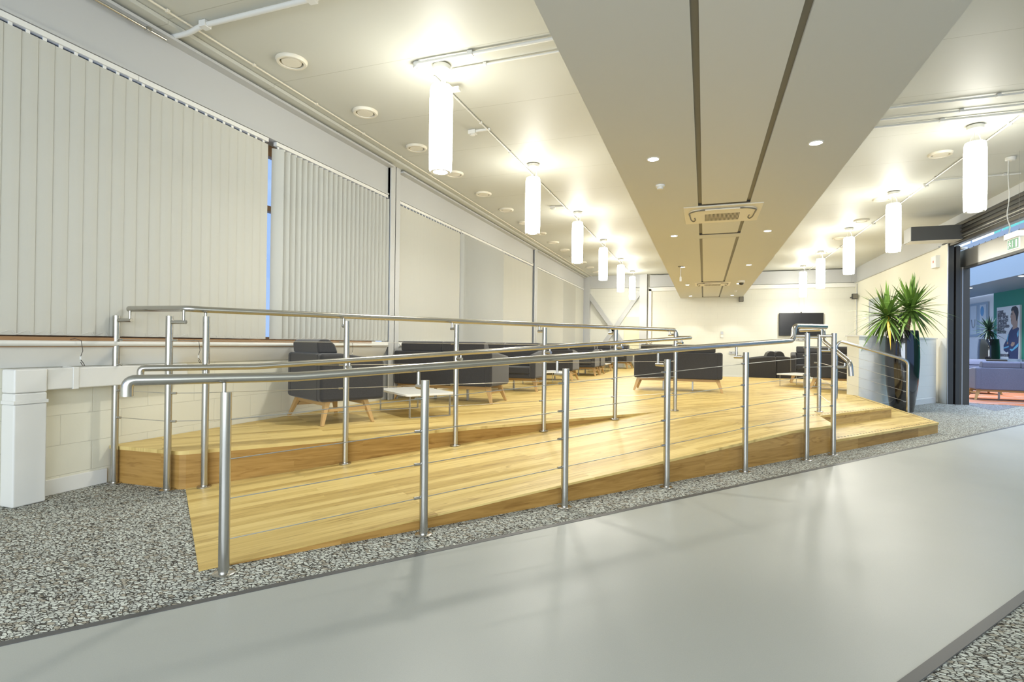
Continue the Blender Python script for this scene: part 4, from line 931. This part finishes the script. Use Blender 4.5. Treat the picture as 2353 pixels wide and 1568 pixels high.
for y in (20.0, 17.0):
    ld = bpy.data.lights.new('downlight_beam', 'SPOT'); ld.energy = 120; ld.color = (.92, .96, 1); ld.spot_size = R(110); ld.spot_blend = .7; ld.shadow_soft_size = .08
    q_ = bpy.data.objects.new('downlight_beam', ld); COL.objects.link(q_); q_.location = (7.5, y, 2.96)

# poster on the green wall
t = empty('poster', (HX-.02, 21.12, .87)); PW, PH = 1.35, 1.64   # local y runs from +PW/2 (window side) to -PW/2
MB().box((-.05, -PW/2, 0), (-.001, PW/2, PH)).build('poster_board', 'paper', t)
def flat(poly, m, nm, x): b = MB(); b.prism_x([(PW/2-u*PW, v*PH) for u, v in poly][::-1], x-.003, x); return b.build(nm, m, t)
flat([(.55, .005), (.95, .005), (.96, .30), (.97, .58), (.86, .60), (.70, .60), (.58, .52), (.47, .38), (.33, .26), (.33, .16), (.45, .12), (.53, .14)], 'navy', 'printed_jacket', -.052)
flat([(.34, .19), (.56, .22), (.57, .25), (.33, .215)], 'sky', 'jacket_stripe', -.056)
flat([(.60, .17), (.70, .14), (.97, .24), (.97, .30), (.72, .185), (.62, .19)], 'sky', 'jacket_stripe', -.056)
flat([(.90, .47), (.97, .54), (.97, .44), (.93, .40)], 'sky', 'jacket_stripe', -.056); flat([(.47, .36), (.52, .46), (.56, .46), (.49, .30)], 'sky', 'jacket_stripe', -.056)
flat([(.64, .26), (.70, .23), (.80, .26), (.82, .31), (.70, .32)], 'skin', 'printed_hand', -.056); flat([(.47, .28), (.54, .28), (.54, .32), (.50, .325)], 'skin', 'printed_hand', -.056)
flat([(.72, .55), (.90, .58), (.92, .70), (.92, .88), (.80, .94), (.68, .91), (.645, .84), (.615, .79), (.645, .765), (.64, .72), (.66, .66), (.72, .635)], 'skin', 'printed_face', -.054)
flat([(.88, .70), (.93, .76), (.955, .86), (.93, .94), (.84, .985), (.72, .98), (.66, .94), (.66, .90), (.76, .91), (.80, .86), (.86, .80)], 'hair', 'printed_hair', -.058)
flat([(.64, .835), (.69, .84), (.72, .835), (.72, .848), (.68, .857), (.64, .85)], 'hair', 'printed_brow', -.057); flat([(.66, .727), (.70, .727), (.70, .735), (.65, .735)], 'hair', 'printed_mouth', -.057)
def words(txt, u, v, size):
    cu = bpy.data.curves.new('lettering', 'FONT'); cu.body = txt; cu.size = size; cu.extrude = .001; cu.offset = .010
    tmp = bpy.data.objects.new('lettering_source', cu); COL.objects.link(tmp); bpy.context.view_layer.update()
    me = bpy.data.meshes.new_from_object(tmp.evaluated_get(bpy.context.evaluated_depsgraph_get())); bpy.data.objects.remove(tmp)
    me.materials.clear(); me.materials.append(M['ink']); o = bpy.data.objects.new('lettering', me); COL.objects.link(o); o.parent = t
    o.location = (-.054, PW/2-u*PW, v*PH); o.rotation_euler = (R(90), 0, R(-90)); return o
for k, (s_, sz) in enumerate((('ROWER', .105), ('MARTIN', .13), ('ETER WON', .125), ('2 MEDALS FOR', .10), ('UL IN 2010.', .115))): words(s_, .04, .885-k*.058, sz)
for k, s_ in enumerate(('HE HAS PLAYED', 'HIS PART.', 'HAVE YOU?')): words(s_, .04, .60-k*.055, .10)
words('#GETINVOLVED', .04, .045, .10)
tag(t, 'large sports poster of a dark-haired man with folded arms on the green wall', 'poster')

planter(8.0, 20.0, .99, 'distant black barrel planter beside the hall window')
yucca(8.0, 20.0, 1.42, [(.0, .0, .30, .0, 0, 1.1)], 60, .42, 'small dark-leaved spiky plant in the distant black planter', m='leafd', seed=9)
hs = lounge('sofa', 1.6, .75, 2, 'fabb'); 
fx_ = Vector((.08, .9968)); hs.location = (6.62, 15.36, .008); hs.rotation_euler = (0, 0, face((.095, .995))); tag(hs, 'blue-grey sofa seen from behind through the doorway, on the striped rug', 'sofa', 'blue-grey sofas in the hall')
h2 = copy_tree(hs); h2.location = (6.35, 17.4, .008); h2.rotation_euler = (0, 0, face((0.05, -1))); tag(h2, 'second blue-grey sofa facing the near one across the striped rug', 'sofa', 'blue-grey sofas in the hall')
# seated visitor far off: only the back of a head and shoulders above a dark sofa
h3 = lounge('sofa', 1.6, .75, 2, 'fab'); h3.location = (7.3, 19.2, .0); h3.rotation_euler = (0, 0, face((0, 1))); tag(h3, 'dark sofa behind the blue-grey ones, in front of the distant planter', 'sofa')
